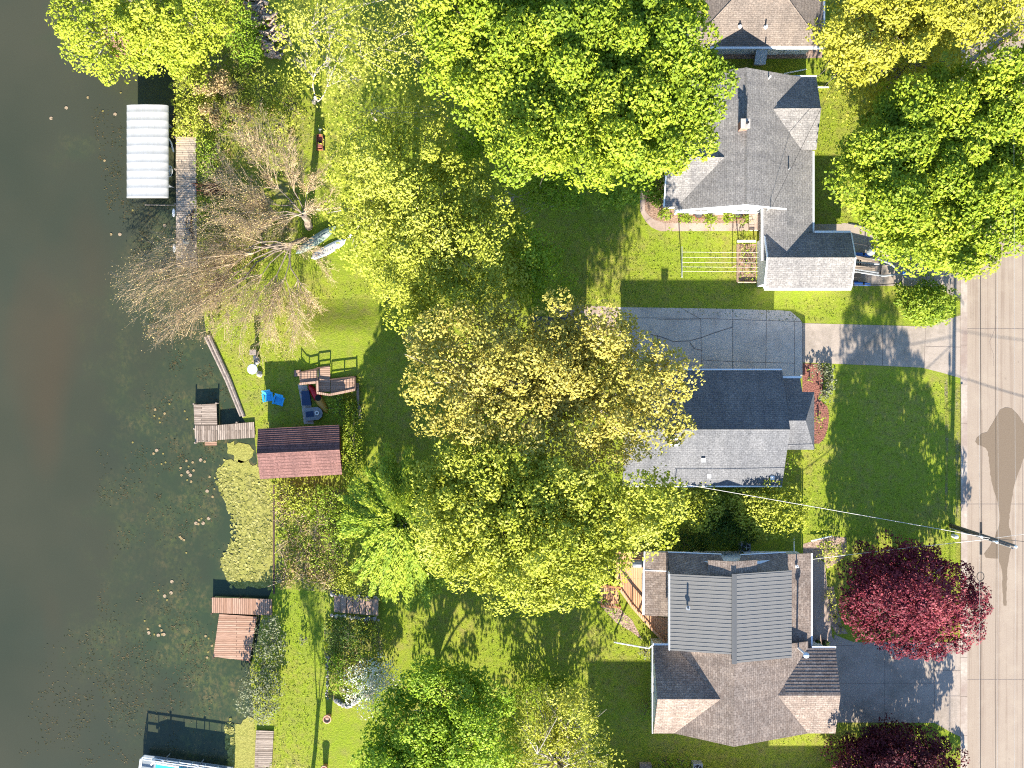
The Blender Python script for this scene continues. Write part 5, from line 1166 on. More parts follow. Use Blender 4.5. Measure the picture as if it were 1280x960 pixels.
# ------------------------------------------------------------------ utility pole and wires
zp = 9.15
pb = G(1188.5, 657); U_ = thing('utility_pole', pb, 'tall wooden utility pole with crossarm standing on the verge by the street', 'pole')
m = MB(); m.tube([pb - Vector((0, 0, .3)), pb + Vector((0, 0, zp * .5)), pb + Vector((0, 0, zp))], [.17, .15, .12], 12); m.build('shaft', 'pole_wood', U_, True)
m = MB(); m.tube([pb + Vector((-.12, -.16, .05)), pb + Vector((-.1, -.13, zp - .4))], .035, 6); m.build('conduit', 'wire_pale', U_)
for z, off in ((zp - .1, .0), (7.2, -.35), (5.05, -.3)):
    m = MB(); m.tube([pb + Vector((off, -.0, z)), pb + Vector((off, 0, z + .22))], .05, 8); m.lathe((pb.x + off, pb.y, z + .2), [(.08, 0), (.1, .06), (.06, .12), (.09, .16), (.04, .22)], 10); m.build('insulator', 'white_paint', U_)
m = MB(); m.box(pb + Vector((-.25, 0, 7.15)), (.5, .08, .1)); m.box(pb + Vector((-.22, 0, 5.0)), (.44, .08, .1)); m.box(pb + Vector((.25, -.1, 7.6)), (.5, .08, .08)); m.build('bracket', 'gray_metal', U_)
m = MB(); m.tube([pb + Vector((.12, 0, 7.5)), pb + Vector((.5, -.3, 7.55)), pb + Vector((.72, -.38, 7.45))], .03, 6); m.build('lamp_arm', 'gray_metal', U_)
m = MB(); m.box(pb + Vector((0, -.16, zp - .25)), (.08, .12, .3)); m.build('cutout', 'gray_metal', U_)
def wire(name, pts, r_, mat, label, sag=0.0, n=18):
    a, b = Vector(pts[0]), Vector(pts[1]); L_ = [a.lerp(b, i / n) - Vector((0, 0, sag * 4 * (i / n) * (1 - i / n))) for i in range(n + 1)]
    m = MB(); m.tube(L_, r_, 5); o = m.build(name, mat); tag(o, label, 'wire'); return o
far = 55
for x, z, r_, mt, lb in ((0, zp + .1, .008, 'wire_pale', 'highest thin bare wire running along the street over the pole top'), (-.35, 7.42, .013, 'wire_black', 'dark power wire along the street at the middle of the pole'), (-.2, 7.42, .008, 'wire_pale', 'thin pale wire beside the dark power wire of the pole'),
                       (-.3, 5.27, .022, 'wire_black', 'thick black cable along the street lowest on the pole'), (-.42, 5.3, .009, 'wire_pale', 'thin pale strand next to the thick black cable')):
    m = MB(); L_ = [Vector((pb.x + x, pb.y + y, z - (.0 if y == 0 else .012 * min(abs(y), 2 * far - abs(y)) * .6))) for y in range(-60, 61, 4)]; m.tube(L_, r_, 5); tag(m.build('overhead_wire', mt), lb, 'wire')
for y, l_, lb in ((.65, .8, 'black splice case on the low cable above the pole'), (-.85, .9, 'black splice case on the low cable just below the pole')):
    m = MB(); m.tube([pb + Vector((-.3, y - l_ / 2, 5.2)), pb + Vector((-.3, y + l_ / 2, 5.2))], .09, 8); tag(m.build('splice_case', 'wire_black'), lb, 'splice case')
m = MB(); m.tube([pb + Vector((-.3 + .26 * math.cos(i * PI / 9), -2.9 + .32 * math.sin(i * PI / 9), 5.15)) for i in range(19)], .03, 5, False); tag(m.build('cable_coil', 'wire_black'), 'coil of spare cable hanging from the low black cable', 'coil')
wire('service_wire', (pb + Vector((-.1, .05, 6.2)), G(845, 603.5, 3.75)), .022, 'wire_pale', 'pale service wire from the pole to the plain grey roofed house', .25)
wire('service_wire', (pb + Vector((-.1, -.05, 6.0)), G(1016, 699, 2.7)), .02, 'wire_pale', 'pale service wire from the pole to the metal roofed house', .15)
wire('service_wire', (pb + Vector((.1, .1, 6.4)), pb + Vector((16, 1.8, 5.2))), .015, 'wire_pale', 'thin service wire crossing the street to the right of the pole', .2)
wire('service_wire', (pb + Vector((.1, -.1, 5.0)), pb + Vector((16, -1.9, 4.2))), .02, 'wire_black', 'dark service wire crossing the street below the pole', .2)
wire('service_wire', (Vector((19.1, 13.0, 4.25)), Vector((pb.x, 44, 6.5))), .015, 'wire_black', 'dark service wire slanting over the roof of the cross gabled house', .3)
p = G(1191, 669.5); c = thing('utility_pedestal', p, 'short white utility pedestal at the foot of the pole', 'pedestal'); m = MB(); m.lathe(p, [(.15, 0), (.15, .5)], 12); m.build('body', 'white_paint', c); m = MB(); m.lathe((p.x, p.y, .5), [(.18, 0), (.16, .12), (.04, .18)], 12); m.build('cap', 'white_paint', c, True)
m = MB(); m.tube([G(1206, 84.5, .13), G(1240, 62, .13), G(1282, 33, .13)], .09, 4); tag(m.build('parking_kerb', 'dark_timber'), 'dark slanting kerb at the top right under the trees', 'kerb')

# ------------------------------------------------------------------ trees
def bare_tree(label, base, fork_px, fork_z, ends, z_end, leaf_mat=None, r0=.22, nsub=14, bark='twig', nleaf=6000, fz=None, name='bare_tree', zmin=1.0, rl=None, zj=1.0, bmax=.11):
    bw = G(*base); root = thing(name, bw, label, 'tree'); fk = G(*fork_px, fork_z)
    m = MB(); m.tube([bw - Vector((0, 0, .1)), bw + Vector((0, 0, .3)), bw.lerp(fk, .5) + Vector((.1, .1, .1)), fk], [r0 * 1.4, r0 * 1.1, r0, r0 * .85], 8)
    tips = []; tw = MB()
    ends = sorted(ends, key=lambda e: math.atan2(e[1] - fork_px[1], e[0] - fork_px[0])); prim = {}
    for g in range(0, len(ends), 4):
        grp = ends[g:g + 4]; mx_, my_ = (sum(e[i] for e in grp) / len(grp) for i in (0, 1)); f = random.uniform(.3, .45)
        q = G(fork_px[0] + (mx_ - fork_px[0]) * f, fork_px[1] + (my_ - fork_px[1]) * f, fork_z + (z_end - fork_z) * .35 + random.uniform(0, .5))
        st = fk - Vector((0, 0, random.uniform(0, fork_z * .35))); d = q - st; sw = Vector((-d.y, d.x, 0)) * random.uniform(-.16, .16)
        rp = (rl or r0) * random.uniform(.28, .42); m.tube([st, st.lerp(q, .3) + sw * .8, st.lerp(q, .65) + sw, q], [rp, rp * .85, rp * .7, rp * .55], 6, False)
        for e in grp: prim[e] = (q, rp * .62)
    for (x, y) in ends:
        z = max(zmin, z_end + random.uniform(-1.2, 1.0) * zj); e = G(x, y, z); q0, rq = prim[(x, y)]; d = e - q0; L = d.length
        side = Vector((-d.y, d.x, 0)).normalized(); bend = random.uniform(-.2, .2) * L
        P = [q0]
        for t in (.2, .4, .6, .8, 1.0): P.append(q0.lerp(e, t) + side * bend * math.sin(PI * t) + Vector((random.uniform(-.08, .08), random.uniform(-.08, .08), L * .09 * math.sin(PI * t) + random.uniform(-.08, .08))))
        rr = rq * random.uniform(.7, 1.0); tw.tube(P, [rr, rr * .8, rr * .6, rr * .42, rr * .28, .015], 5, False)
        for k in range(nsub):
            t = random.uniform(.05, .98); i = min(4, int(t * 5)); f = t * 5 - i; q = P[i].lerp(P[i + 1], f); dirn = (P[i + 1] - P[i]).normalized()
            sd = (dirn + side * random.choice((-1, 1)) * random.uniform(.25, .9) + Vector((0, 0, random.uniform(-.15, .45)))).normalized(); ln = L * random.uniform(.14, .34) * (1.15 - .5 * t)
            e1 = q + sd * ln * .5; e2 = q + (sd + dirn * .35).normalized() * ln + Vector((0, 0, random.uniform(-.1, .1)))
            tw.tube([q, e1, e2], [rr * .3 * (1.1 - t * .6), rr * .18, .006], 3, False); tips.append(e2); tips.append(e1.lerp(e2, .6))
            for _ in range(4):
                s = q.lerp(e1, random.uniform(.3, 1)) if random.random() < .5 else e1.lerp(e2, random.uniform(0, .9)); e3 = s + (sd + side * random.uniform(-.9, .9) + Vector((0, 0, random.uniform(-.2, .4)))).normalized() * ln * random.uniform(.25, .5)
                tw.tube([s, e3], [.011, .005], 3, False); tips.append(e3)
    m.build('trunk', 'limb' if bark == 'twig' else bark, root); tw.build('twigs', bark, root)
    if leaf_mat and nleaf:
        Tp = np.array([tuple(t) for t in tips]); i = RNG.integers(0, len(Tp), nleaf); P = Tp[i] + RNG.normal(size=(nleaf, 3)) * .17; N = unit(RNG.normal(size=(nleaf, 3)) + np.array([0, 0, .4])); Uu = unit(np.cross(N, RNG.normal(size=(nleaf, 3)))); V = np.cross(N, Uu); a = RNG.uniform(.35, 1, nleaf) * bmax
        ok = P[:, 2] > .05; quads_mesh('buds', P[ok], (Uu * a[:, None])[ok], (V * (a * .6)[:, None])[ok], RNG.uniform(0, 1, nleaf)[ok], leaf_mat, root)
    return root
def spray_tree(label, poly, base, top_px, z_top, z_edge, mat, n=130, per=150, wid=.2, leaf=.3):
    bw = G(*base); root = thing('honey_locust', bw, label, 'tree'); tp = G(*top_px, z_top); P = np.array(poly, float); c = np.array(top_px, float)
    m = MB(); m.tube([bw - Vector((0, 0, .1)), bw + Vector((0, 0, .3)), tp - Vector((0, 0, z_top * .5)), tp - Vector((0, 0, .6))], [.3, .2, .14, .05], 8)
    A = [[], [], [], []]
    per_len = np.array([np.hypot(*(P[(i + 1) % len(P)] - P[i])) for i in range(len(P))])
    for k in range(n):
        i = RNG.choice(len(P), p=per_len / per_len.sum()); e = P[i] + (P[(i + 1) % len(P)] - P[i]) * RNG.uniform(); lay = RNG.uniform(0, 1) ** .6; f = .28 + .72 * lay; e = c + (e - c) * f * RNG.uniform(.95, 1.16)
        z1 = z_top - (z_top - z_edge) * f ** 1.5 + RNG.normal() * .5 - (RNG.uniform() < .35) * RNG.uniform(.5, 2.2); E = np.array(G(*e, max(.6, z1))); S_ = np.array(G(*(c + (e - c) * .12), max(.5, z1 + .4)))
        d = E - S_; L = np.linalg.norm(d); dn = d / L; sd = np.array([-dn[1], dn[0], 0]); sd /= np.linalg.norm(sd); q = int(per * (L / 3.5)) + 12
        t = RNG.uniform(.08, 1, q) ** .8; pos = S_ + d * t[:, None] + sd * (RNG.normal(size=q) * wid * (1.1 - .5 * t))[:, None]; pos[:, 2] += L * .12 * np.sin(PI * t) + RNG.normal(size=q) * .08 - .25 * t ** 2
        N = unit(RNG.normal(size=(q, 3)) * .45 + np.array([0, 0, 1.0])); Uu = unit(dn + sd * RNG.normal(size=q)[:, None] * .55 + np.array([0, 0, -.15])); V = unit(np.cross(N, Uu)); a = leaf * RNG.uniform(.5, 1.2, q) / 2
        A[0].append(pos); A[1].append(Uu * a[:, None]); A[2].append(V * (a * .42)[:, None]); A[3].append(RNG.uniform(.1, .6) + RNG.uniform(0, .4, q))
        if k % 7 == 0: m.tube([Vector(tp.lerp(bw, .35)), Vector(S_) - Vector((0, 0, .25)), Vector(S_ + d * .5 + np.array([0, 0, L * .08])), Vector(E)], [.05, .035, .02, .008], 4, False)
    cc = np.array([tuple(tp)]) + RNG.normal(size=(26, 3)) * np.array([1.1, 1.1, .25]) - np.array([0, 0, .3]); L4 = leaf_cloud(cc, np.full(26, .5), np.full(26, 60), leaf * .9, .6, .45)
    for a, b in zip(A, L4): a.append(b)
    quads_mesh('crown', *[np.concatenate(a) for a in A], mat, root); m.build('trunk', 'bark', root); return root

# over the water, top left
tree('willow_tree', 'lime green tree leaning out over the water in the top left corner', 'tree', [(72, 2), (70, 30), (72, 52), (85, 70), (105, 80), (125, 86), (133, 100), (141, 92), (152, 84), (170, 86), (186, 78), (203, 80), (222, 95), (235, 82), (252, 72), (270, 60), (284, 35), (284, 0), (280, -45), (90, -45)], 2.6, 6.0, 'leaf_lime', 85, .25, 17, .22, (246, 12), 'pale_bark', .3, hole=[(112, 40), (130, 42), (158, 62), (148, 76), (118, 66)], nlimb=22, bumps=.7)
# pale sparse tree
tree('birch_tree', 'sparse pale yellow tree with grass showing through at the top', 'tree', [(352, 10), (352, 60), (375, 95), (400, 112), (430, 128), (470, 134), (520, 130), (552, 110), (560, 60), (548, 0), (530, -30), (365, -30)], 6.0, 8.5, 'leaf_yellow', 36, .22, 15, .09, (398, 60), 'pale_bark', .15, keep=.8, nlimb=12, rmul=1.3, fill=.1)
tree('birch_tree', 'thin yellow green tree beside the wagon joining two larger crowns', 'tree', [(425, 120), (520, 125), (555, 120), (560, 165), (510, 165), (470, 160), (440, 175), (415, 200), (412, 150)], 4, 7, 'leaf_yellow', 38, .22, 15, .08, (470, 150), 'pale_bark', .1, keep=.85, nlimb=9, rmul=1.3, fill=.1)
# maples top centre
tree('maple_tree', 'western of the two big leafy maples at the top centre', 'tree', [(540, -30), (538, 30), (556, 68), (560, 108), (590, 122), (600, 150), (618, 165), (612, 190), (640, 215), (668, 205), (690, 215), (712, 208), (735, 222), (742, 190), (735, 150), (742, 110), (735, 70), (745, 30), (742, -30)], 10.0, 11.3, 'leaf_maple', 105, .30, 24, .32, (655, 125), under=.7, bumps=.6)
tree('maple_tree', 'eastern of the two big leafy maples at the top centre, touching the grey roof', 'tree', [(738, -30), (750, 40), (740, 90), (745, 130), (738, 180), (750, 222), (768, 212), (790, 205), (808, 190), (822, 214), (842, 210), (855, 190), (878, 180), (888, 172), (892, 140), (903, 120), (906, 95), (895, 75), (880, 60), (876, 20), (880, -30)], 10.0, 11.4, 'leaf_maple', 105, .30, 24, .32, (790, 125), under=.7, bumps=.6)
# understorey between
for poly, z, lb in (([(650, 225), (690, 212), (725, 222), (728, 250), (700, 262), (660, 258)], 4.0, 'dark understorey bush below the western big maple'), ([(735, 222), (770, 212), (800, 214), (804, 244), (780, 262), (750, 252)], 3.8, 'dark understorey bush beside the path left of the grey house'), ([(566, 150), (600, 150), (606, 185), (590, 205), (568, 185)], 3.2, 'dark bush in the gap between the yellow tree and the western maple')):
    shrub(lb, poly, z, 'leaf_green', 80, .24, 13)
# big yellow tree
tree('elm_tree', 'broad yellow green tree left of the centre above the wooden deck', 'tree', [(432, 170), (465, 150), (500, 160), (545, 162), (580, 175), (600, 205), (612, 230), (638, 258), (660, 290), (655, 335), (660, 375), (600, 385), (562, 395), (530, 414), (500, 405), (480, 385), (458, 340), (440, 318), (425, 295), (418, 250), (418, 205)], 7.4, 8.8, 'leaf_olive', 72, .24, 18, .3, (520, 270), 'pale_bark', .45, nlimb=24, bumps=.6, keep=.93)
tree('hornbeam_tree', 'darker green tree squeezed between the yellow green tree and the garage shade', 'tree', [(645, 285), (668, 288), (690, 308), (696, 345), (682, 370), (650, 380), (635, 350), (640, 310)], 3.6, 7.2, 'leaf_green', 100, .24, 15, .18, (665, 340), under=.6)
# amber and olive trees in the middle
tree('amber_maple_tree', 'large amber leaved tree in the centre of the photo', 'tree', [(512, 440), (520, 405), (545, 394), (580, 388), (620, 382), (655, 376), (690, 372), (718, 382), (735, 397), (760, 390), (776, 386), (790, 402), (800, 425), (820, 440), (845, 440), (863, 458), (855, 490), (850, 520), (862, 532), (845, 545), (822, 552), (800, 578), (770, 588), (730, 585), (700, 570), (660, 560), (610, 560), (570, 545), (540, 540), (525, 515), (516, 480)], 9.6, 10.8, 'leaf_amber', 68, .26, 19, .34, (690, 480), 'pale_bark', .45, nlimb=30, bumps=.6, keep=.93)
tree('linden_tree', 'large olive yellow tree just below the amber one', 'tree', [(528, 600), (545, 572), (570, 555), (620, 562), (670, 568), (720, 590), (770, 602), (830, 600), (852, 620), (845, 650), (832, 668), (795, 686), (772, 712), (752, 735), (735, 745), (700, 755), (660, 757), (620, 747), (580, 737), (550, 717), (535, 690), (524, 650)], 10.0, 11.3, 'leaf_olive', 84, .26, 19, .32, (676, 645), 'bark', .5, drop=(.8, 2.0), nlimb=20, bumps=.6)
spray_tree('vivid green honey locust with long feathery sprays right of the boathouse', [(428, 620), (445, 590), (480, 566), (520, 570), (545, 595), (566, 640), (574, 690), (574, 722), (548, 748), (522, 760), (492, 757), (468, 738), (440, 715), (424, 690), (420, 650)], (505, 660), (502, 652), 5.9, 4.4, 'leaf_spray', 300, 260, .21, .28)
# lower left
tree('pear_tree', 'deep green leafy tree at the bottom centre beside the white blossom', 'tree', [(484, 875), (500, 848), (530, 832), (570, 835), (600, 845), (630, 860), (642, 890), (645, 930), (640, 1000), (450, 1000), (452, 950), (470, 908)], 5.8, 7.0, 'leaf_green', 100, .25, 17, .26, (545, 930), under=.7, bumps=.9)
tree('serviceberry_tree', 'pale yellow green tree with bare twigs in its middle at the bottom edge', 'tree', [(640, 885), (670, 866), (700, 862), (733, 870), (745, 895), (755, 930), (765, 962), (760, 1005), (640, 1005), (632, 940)], 3.6, 6.6, 'leaf_yellow', 66, .22, 15, .18, (695, 940), 'pale_bark', .4, hole=[(668, 915), (700, 905), (712, 940), (700, 985), (670, 975)], nlimb=40)
tree('plum_tree', 'white blossoming shrubby tree left of the deep green tree', 'tree', [(436, 850), (452, 830), (478, 824), (498, 840), (490, 868), (474, 892), (448, 888), (434, 868)], 2.4, 3.6, 'blossom', 64, .16, 9, .08, (465, 862), 'pale_bark', .0, nlimb=14, bumps=.1, zj=.2, crown_name='blossom', rmul=1.2)
shrub('green leafy shrub under the white blossom', [(440, 850), (455, 836), (480, 832), (492, 850), (480, 872), (455, 880)], 1.5, 'leaf_green', 90, .16, 9)
shrub('dark green shrub left of the white blossom below the timber steps', [(405, 780), (430, 770), (455, 775), (462, 800), (440, 820), (415, 815)], 1.2, 'leaf_dark', 70, .17, 9)
shrub('low green shrub between the timber steps and the deep green tree', [(455, 775), (478, 780), (490, 800), (480, 825), (460, 815)], 1.1, 'leaf_olive', 50, .16, 9)
shrub('low dark shrub right above the terracotta pot', [(410, 820), (432, 822), (438, 848), (428, 868), (412, 862)], .9, 'leaf_green', 60, .15, 8)
shrub('grey green shrub on the shore below the newer brown dock', [(322, 778), (345, 772), (354, 800), (352, 830), (332, 835), (318, 820)], 1.6, 'leaf_gray', 60, .18, 9)
shrub('dark grey shrub on the shore above the short bottom dock', [(308, 838), (330, 832), (352, 845), (350, 880), (330, 905), (304, 895), (300, 865)], 1.7, 'leaf_gray', 80, .18, 9)
shrub('small bright shrub in the middle of the shoreline shrubs at the bottom', [(316, 826), (330, 822), (336, 838), (322, 846)], 1.2, 'leaf_green', 80, .16, 8)
shrub('mossy bush on the seawall above the long grey dock', [(219, 90), (245, 80), (262, 110), (258, 160), (240, 172), (219, 168)], 1.2, 'leaf_olive', 70, .17, 9)
shrub('bright green bush at the upper right corner of the long grey dock', [(247, 172), (262, 170), (270, 190), (266, 218), (252, 224), (246, 205)], 1.0, 'leaf_fresh', 100, .16, 8)
shrub('bright green bush below the brown brush pile next to the long dock', [(247, 245), (268, 250), (290, 262), (300, 275), (270, 285), (250, 275)], .8, 'leaf_fresh', 70, .16, 9)
shrub('green bush left of the firewood heap', [(292, 10), (308, 0), (322, 40), (326, 75), (300, 80), (284, 50)], 1.6, 'leaf_green', 70, .18, 10)
shrub('green bush below the firewood heap', [(300, 80), (345, 78), (372, 95), (378, 140), (350, 165), (320, 150), (302, 115)], 1.5, 'leaf_olive', 58, .18, 11, keep=.85)
shrub('bush between the duckweed mat and the boathouse', [(340, 600), (370, 602), (395, 612), (385, 640), (355, 645), (342, 630)], 1.0, 'leaf_olive', 55, .16, 9)
shrub('bush at the left foot of the honey locust', [(395, 610), (430, 610), (440, 660), (430, 700), (405, 680), (392, 645)], 1.3, 'leaf_fresh', 55, .18, 10)
shrub('olive bush above the timber steps', [(425, 700), (460, 718), (480, 742), (455, 748), (428, 742), (412, 725)], 1.2, 'leaf_olive', 60, .17, 9)
shrub('bush in the boathouse shade below the wooden deck', [(412, 494), (430, 492), (432, 512), (426, 530), (410, 522)], .9, 'leaf_green', 60, .16, 8)
shrub('weedy bush right of the boathouse roof', [(430, 500), (446, 512), (452, 560), (455, 600), (436, 605), (430, 560)], .8, 'leaf_fresh', 55, .16, 9)
# top right
tree('honey_maple_tree', 'golden leaved tree in the top right corner', 'tree', [(1042, -30), (1038, 30), (1040, 60), (1050, 85), (1066, 92), (1088, 80), (1105, 82), (1125, 60), (1145, 70), (1160, 52), (1180, 48), (1200, 52), (1230, 40), (1275, 38), (1300, -30)], 8.2, 9.5, 'leaf_gold', 86, .27, 19, .28, (1130, 10), under=.5, nlimb=20, bumps=.6)
tree('crabapple_tree', 'shaded small dark tree squeezed between the golden tree and the green maple', 'tree', [(1050, 95), (1080, 82), (1120, 70), (1160, 60), (1205, 55), (1205, 90), (1150, 95), (1110, 118), (1080, 148), (1062, 128)], 2.5, 4.6, 'leaf_gold', 55, .24, 16, .16, (1125, 90), under=.3, nlimb=24)
tree('street_maple_tree', 'round bright green maple at the right edge beside the street', 'tree', [(1058, 215), (1068, 180), (1082, 150), (1110, 125), (1140, 102), (1180, 92), (1210, 90), (1240, 78), (1290, 70), (1325, 150), (1312, 255), (1280, 298), (1252, 308), (1225, 330), (1200, 335), (1190, 322), (1160, 330), (1130, 318), (1108, 298), (1085, 268), (1064, 245)], 7.4, 8.9, 'leaf_maple', 110, .30, 24, .34, (1168, 215), under=.7, bumps=.6)
tree('red_maple_tree', 'dark red leaved tree on the front lawn of the metal roofed house', 'tree', [(1058, 745), (1068, 718), (1090, 697), (1130, 686), (1165, 686), (1185, 700), (1213, 725), (1230, 750), (1222, 788), (1214, 812), (1190, 803), (1168, 822), (1142, 815), (1112, 812), (1090, 800), (1065, 785)], 3.5, 9.4, 'leaf_wine', 150, .22, 15, .2, (1115, 730), cone=True, fill=1.2, under=.6, bumps=.7)
tree('red_maple_tree', 'dark wine red tree cut by the bottom edge near the street', 'tree', [(1042, 962), (1062, 934), (1088, 920), (1130, 914), (1165, 920), (1195, 940), (1208, 1000), (1190, 1050), (1090, 1060), (1040, 1010)], 1.5, 5.6, 'leaf_wine_dark', 150, .22, 15, .2, (1118, 985), under=.7, bumps=.5)
shrub('bright green round shrub between the two driveways by the street', [(1128, 375), (1140, 358), (1165, 356), (1184, 368), (1188, 390), (1168, 405), (1142, 402)], 1.9, 'leaf_fresh', 130, .24, 10, under=.8)
shrub('pale green shrub at the left of the hedge between the two lower houses', [(848, 628), (878, 612), (900, 616), (902, 645), (874, 662), (850, 648)], 3.3, 'leaf_olive', 100, .22, 11)
shrub('large pale green shrub at the right end of the hedge between the two lower houses', [(915, 618), (945, 610), (985, 606), (1006, 620), (1010, 648), (988, 672), (945, 668), (922, 645)], 3.4, 'leaf_olive', 100, .22, 11)
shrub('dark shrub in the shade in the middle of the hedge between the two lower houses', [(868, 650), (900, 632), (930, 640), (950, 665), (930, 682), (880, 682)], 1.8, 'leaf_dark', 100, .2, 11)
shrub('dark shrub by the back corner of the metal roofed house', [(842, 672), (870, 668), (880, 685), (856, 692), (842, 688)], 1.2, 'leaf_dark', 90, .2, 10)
shrub('small green plant in the shade by the front corner of the plain grey roofed house', [(980, 572), (990, 572), (991, 586), (982, 590)], .8, 'leaf_green', 80, .2, 7)
shrub('yellow flowering shrub in the rock bed by the porch of the metal roofed house', [(1024, 680), (1040, 676), (1056, 682), (1052, 698), (1036, 706), (1026, 694)], .9, 'leaf_lime', 60, .16, 8)
for x, y, lb in ((1037, 745, 'upper'), (1041, 758, 'second'), (1045, 772, 'third'), (1052, 785, 'lowest')): shrub(lb + ' of four yellowish plants along the porch walk of the metal roofed house', circle(x, y, 4.5, 6), .6, 'leaf_yellow', 90, .14, 5, 'garden_plant', 'plant', 'plants along the porch walk')
shrub('leafy green shrub at the left corner of the grey cross gabled house', [(808, 218), (826, 206), (833, 222), (831, 250), (814, 256), (806, 240)], 1.5, 'leaf_fresh', 120, .22, 9)
for x, y, lb in ((831, 268, 'westernmost'), (857, 273, 'second from the west'), (888, 273, 'middle'), (910, 272, 'fourth from the west'), (938, 273, 'easternmost')):
    shrub(lb + ' of the lime green hostas in the bed under the white gable', circle(x, y, 7.5, 6), .5, 'leaf_fresh', 130, .3, 5, 'hosta', 'plant', 'hostas under the white gable', aspect=.35)
for x, y, lb in ((1028, 460, 'topmost'), (1036, 466, 'second highest'), (1038, 476, 'third'), (1037, 486, 'fourth'), (1031, 494, 'lowest')): shrub(lb + ' of the pale hostas edging the red mulch bed', circle(x, y, 5, 5), .4, 'leaf_gray', 100, .22, 5, 'hosta', 'plant', 'pale hostas along the mulch bed')
for x, y, lb in ((1013, 473, 'tiny dark plant in the upper part of the red mulch bed'), (1024, 523, 'tiny yellow plant in the lower part of the red mulch bed')): shrub(lb, circle(x, y, 3, 3), .4, 'leaf_green', 90, .15, 4, 'garden_plant', 'plant')
shrub('weedy plants in the vegetable bed by the garage', [(924, 308), (943, 308), (943, 350), (924, 350)], .4, 'leaf_fresh', 30, .16, 8, 'vegetable_plant', 'plant', under=0)
shrub('small leafy bush at the lower end of the cedar deck', [(800, 808), (812, 810), (812, 822), (803, 822)], .6, 'leaf_gray', 80, .16, 6)
for poly, lb in (([(750, 750), (768, 758), (784, 772), (775, 776), (758, 764)], 'plant in the curved bed beside the cedar deck stairs'), ([(636, 865), (660, 850), (690, 852), (690, 870), (660, 880), (640, 882)], 'green shrub at the top of the pale bottom tree'), ([(695, 856), (712, 852), (722, 868), (708, 878), (696, 872)], 'pale shrub at the shadow end right of the pale bottom tree'),
                 ([(845, 948), (862, 946), (862, 960), (845, 962)], 'dark bush left of the bottom air conditioner'), ([(820, 948), (842, 948), (842, 962), (820, 962)], 'dark bush right of the weathered planter box'), ([(802, 878), (812, 872), (816, 890), (806, 896)], 'small bush in the shade against the wall of the metal roofed house')):
    shrub(lb, poly, .9, 'leaf_green', 70, .17, 8)
shrub('small dark conifer on the grass right of the tan roofed house', [(1042, 78), (1052, 74), (1060, 84), (1056, 96), (1044, 96)], 2.2, 'leaf_dark', 130, .2, 8, 'conifer', 'shrub')
shrub('grey flowering tuft on the strip of lawn below the brown dock', circle(380, 800, 5, 5), .5, 'leaf_gray', 90, .15, 5, 'garden_plant', 'plant')
# bare trees
rr = random.Random(9)
ends = [(163, 338), (160, 352), (158, 364), (165, 378), (178, 392), (190, 405), (200, 416), (214, 422), (232, 420), (250, 416), (206, 300), (190, 310), (176, 325), (222, 330), (230, 350), (225, 372), (240, 390), (262, 396), (280, 425), (298, 440), (320, 446), (345, 430), (362, 440), (385, 425), (392, 400), (400, 385), (305, 400), (270, 360), (285, 340), (300, 320), (275, 300), (262, 280), (330, 395), (350, 385), (415, 345), (250, 318), (262, 330), (268, 308), (236, 318), (240, 335), (318, 352), (332, 408), (368, 405)]
bare_tree('leafless tan tree spreading its branches over the long dock and the water', (381, 300), (362, 306), 2.6, ends, 1.6, 'bud_tan', .2, 40, nleaf=24000, zj=.4, bmax=.055)
ends = [(255, 240), (262, 215), (270, 190), (285, 165), (300, 150), (320, 145), (335, 170), (350, 155), (368, 185), (352, 205), (330, 215), (312, 225), (290, 235), (285, 255), (310, 262), (400, 215), (412, 190), (418, 235), (375, 230), (425, 260), (250, 262), (258, 280), (275, 270), (295, 278), (310, 285), (268, 252), (283, 290), (322, 272)]
bare_tree('second leafless tan tree behind the canoe with branches fanning upward', (386, 283), (380, 270), 4.6, ends, 4.6, 'bud_tan', .26, 34, nleaf=13000, rl=.18, bmax=.055)
ends = [(245, 110), (262, 95), (280, 92), (300, 110), (255, 140), (270, 155), (310, 130), (290, 135), (320, 170), (325, 190)]
bare_tree('bare brush tangle on the bank above the long dock', (285, 130), (284, 130), .5, ends, .9, 'bud_tan', .07, 26, nleaf=4500, name='bare_bush', zmin=.3)
ends = [(640, 268), (612, 262), (600, 232), (655, 262), (600, 250), (630, 240), (690, 245), (700, 252)]
bare_tree('bare grey branches below the western big maple', (640, 250), (640, 248), 2.2, ends, 3.2, None, .1, 12, 'pale_bark', nleaf=0)
bare_tree('slim bare trunked tree on the grass above the sparse pale yellow tree', (393, 128), (394, 122), 4.5, [(360, 40), (380, 20), (410, 30), (430, 60), (400, 90), (450, 100)], 7.5, None, .14, 10, 'pale_bark', nleaf=0)
bare_tree('thin leafless tree just beyond the bottom edge casting streaks on the lakeside lawn', (386, 1012), (386, 1010), 3.0, [(340, 960), (352, 985), (366, 962), (380, 1000), (396, 968), (410, 990), (420, 1010), (430, 975), (360, 1030), (400, 1040)], 6.0, 'leaf_yellow', .16, 18, nleaf=2500, bmax=.12)
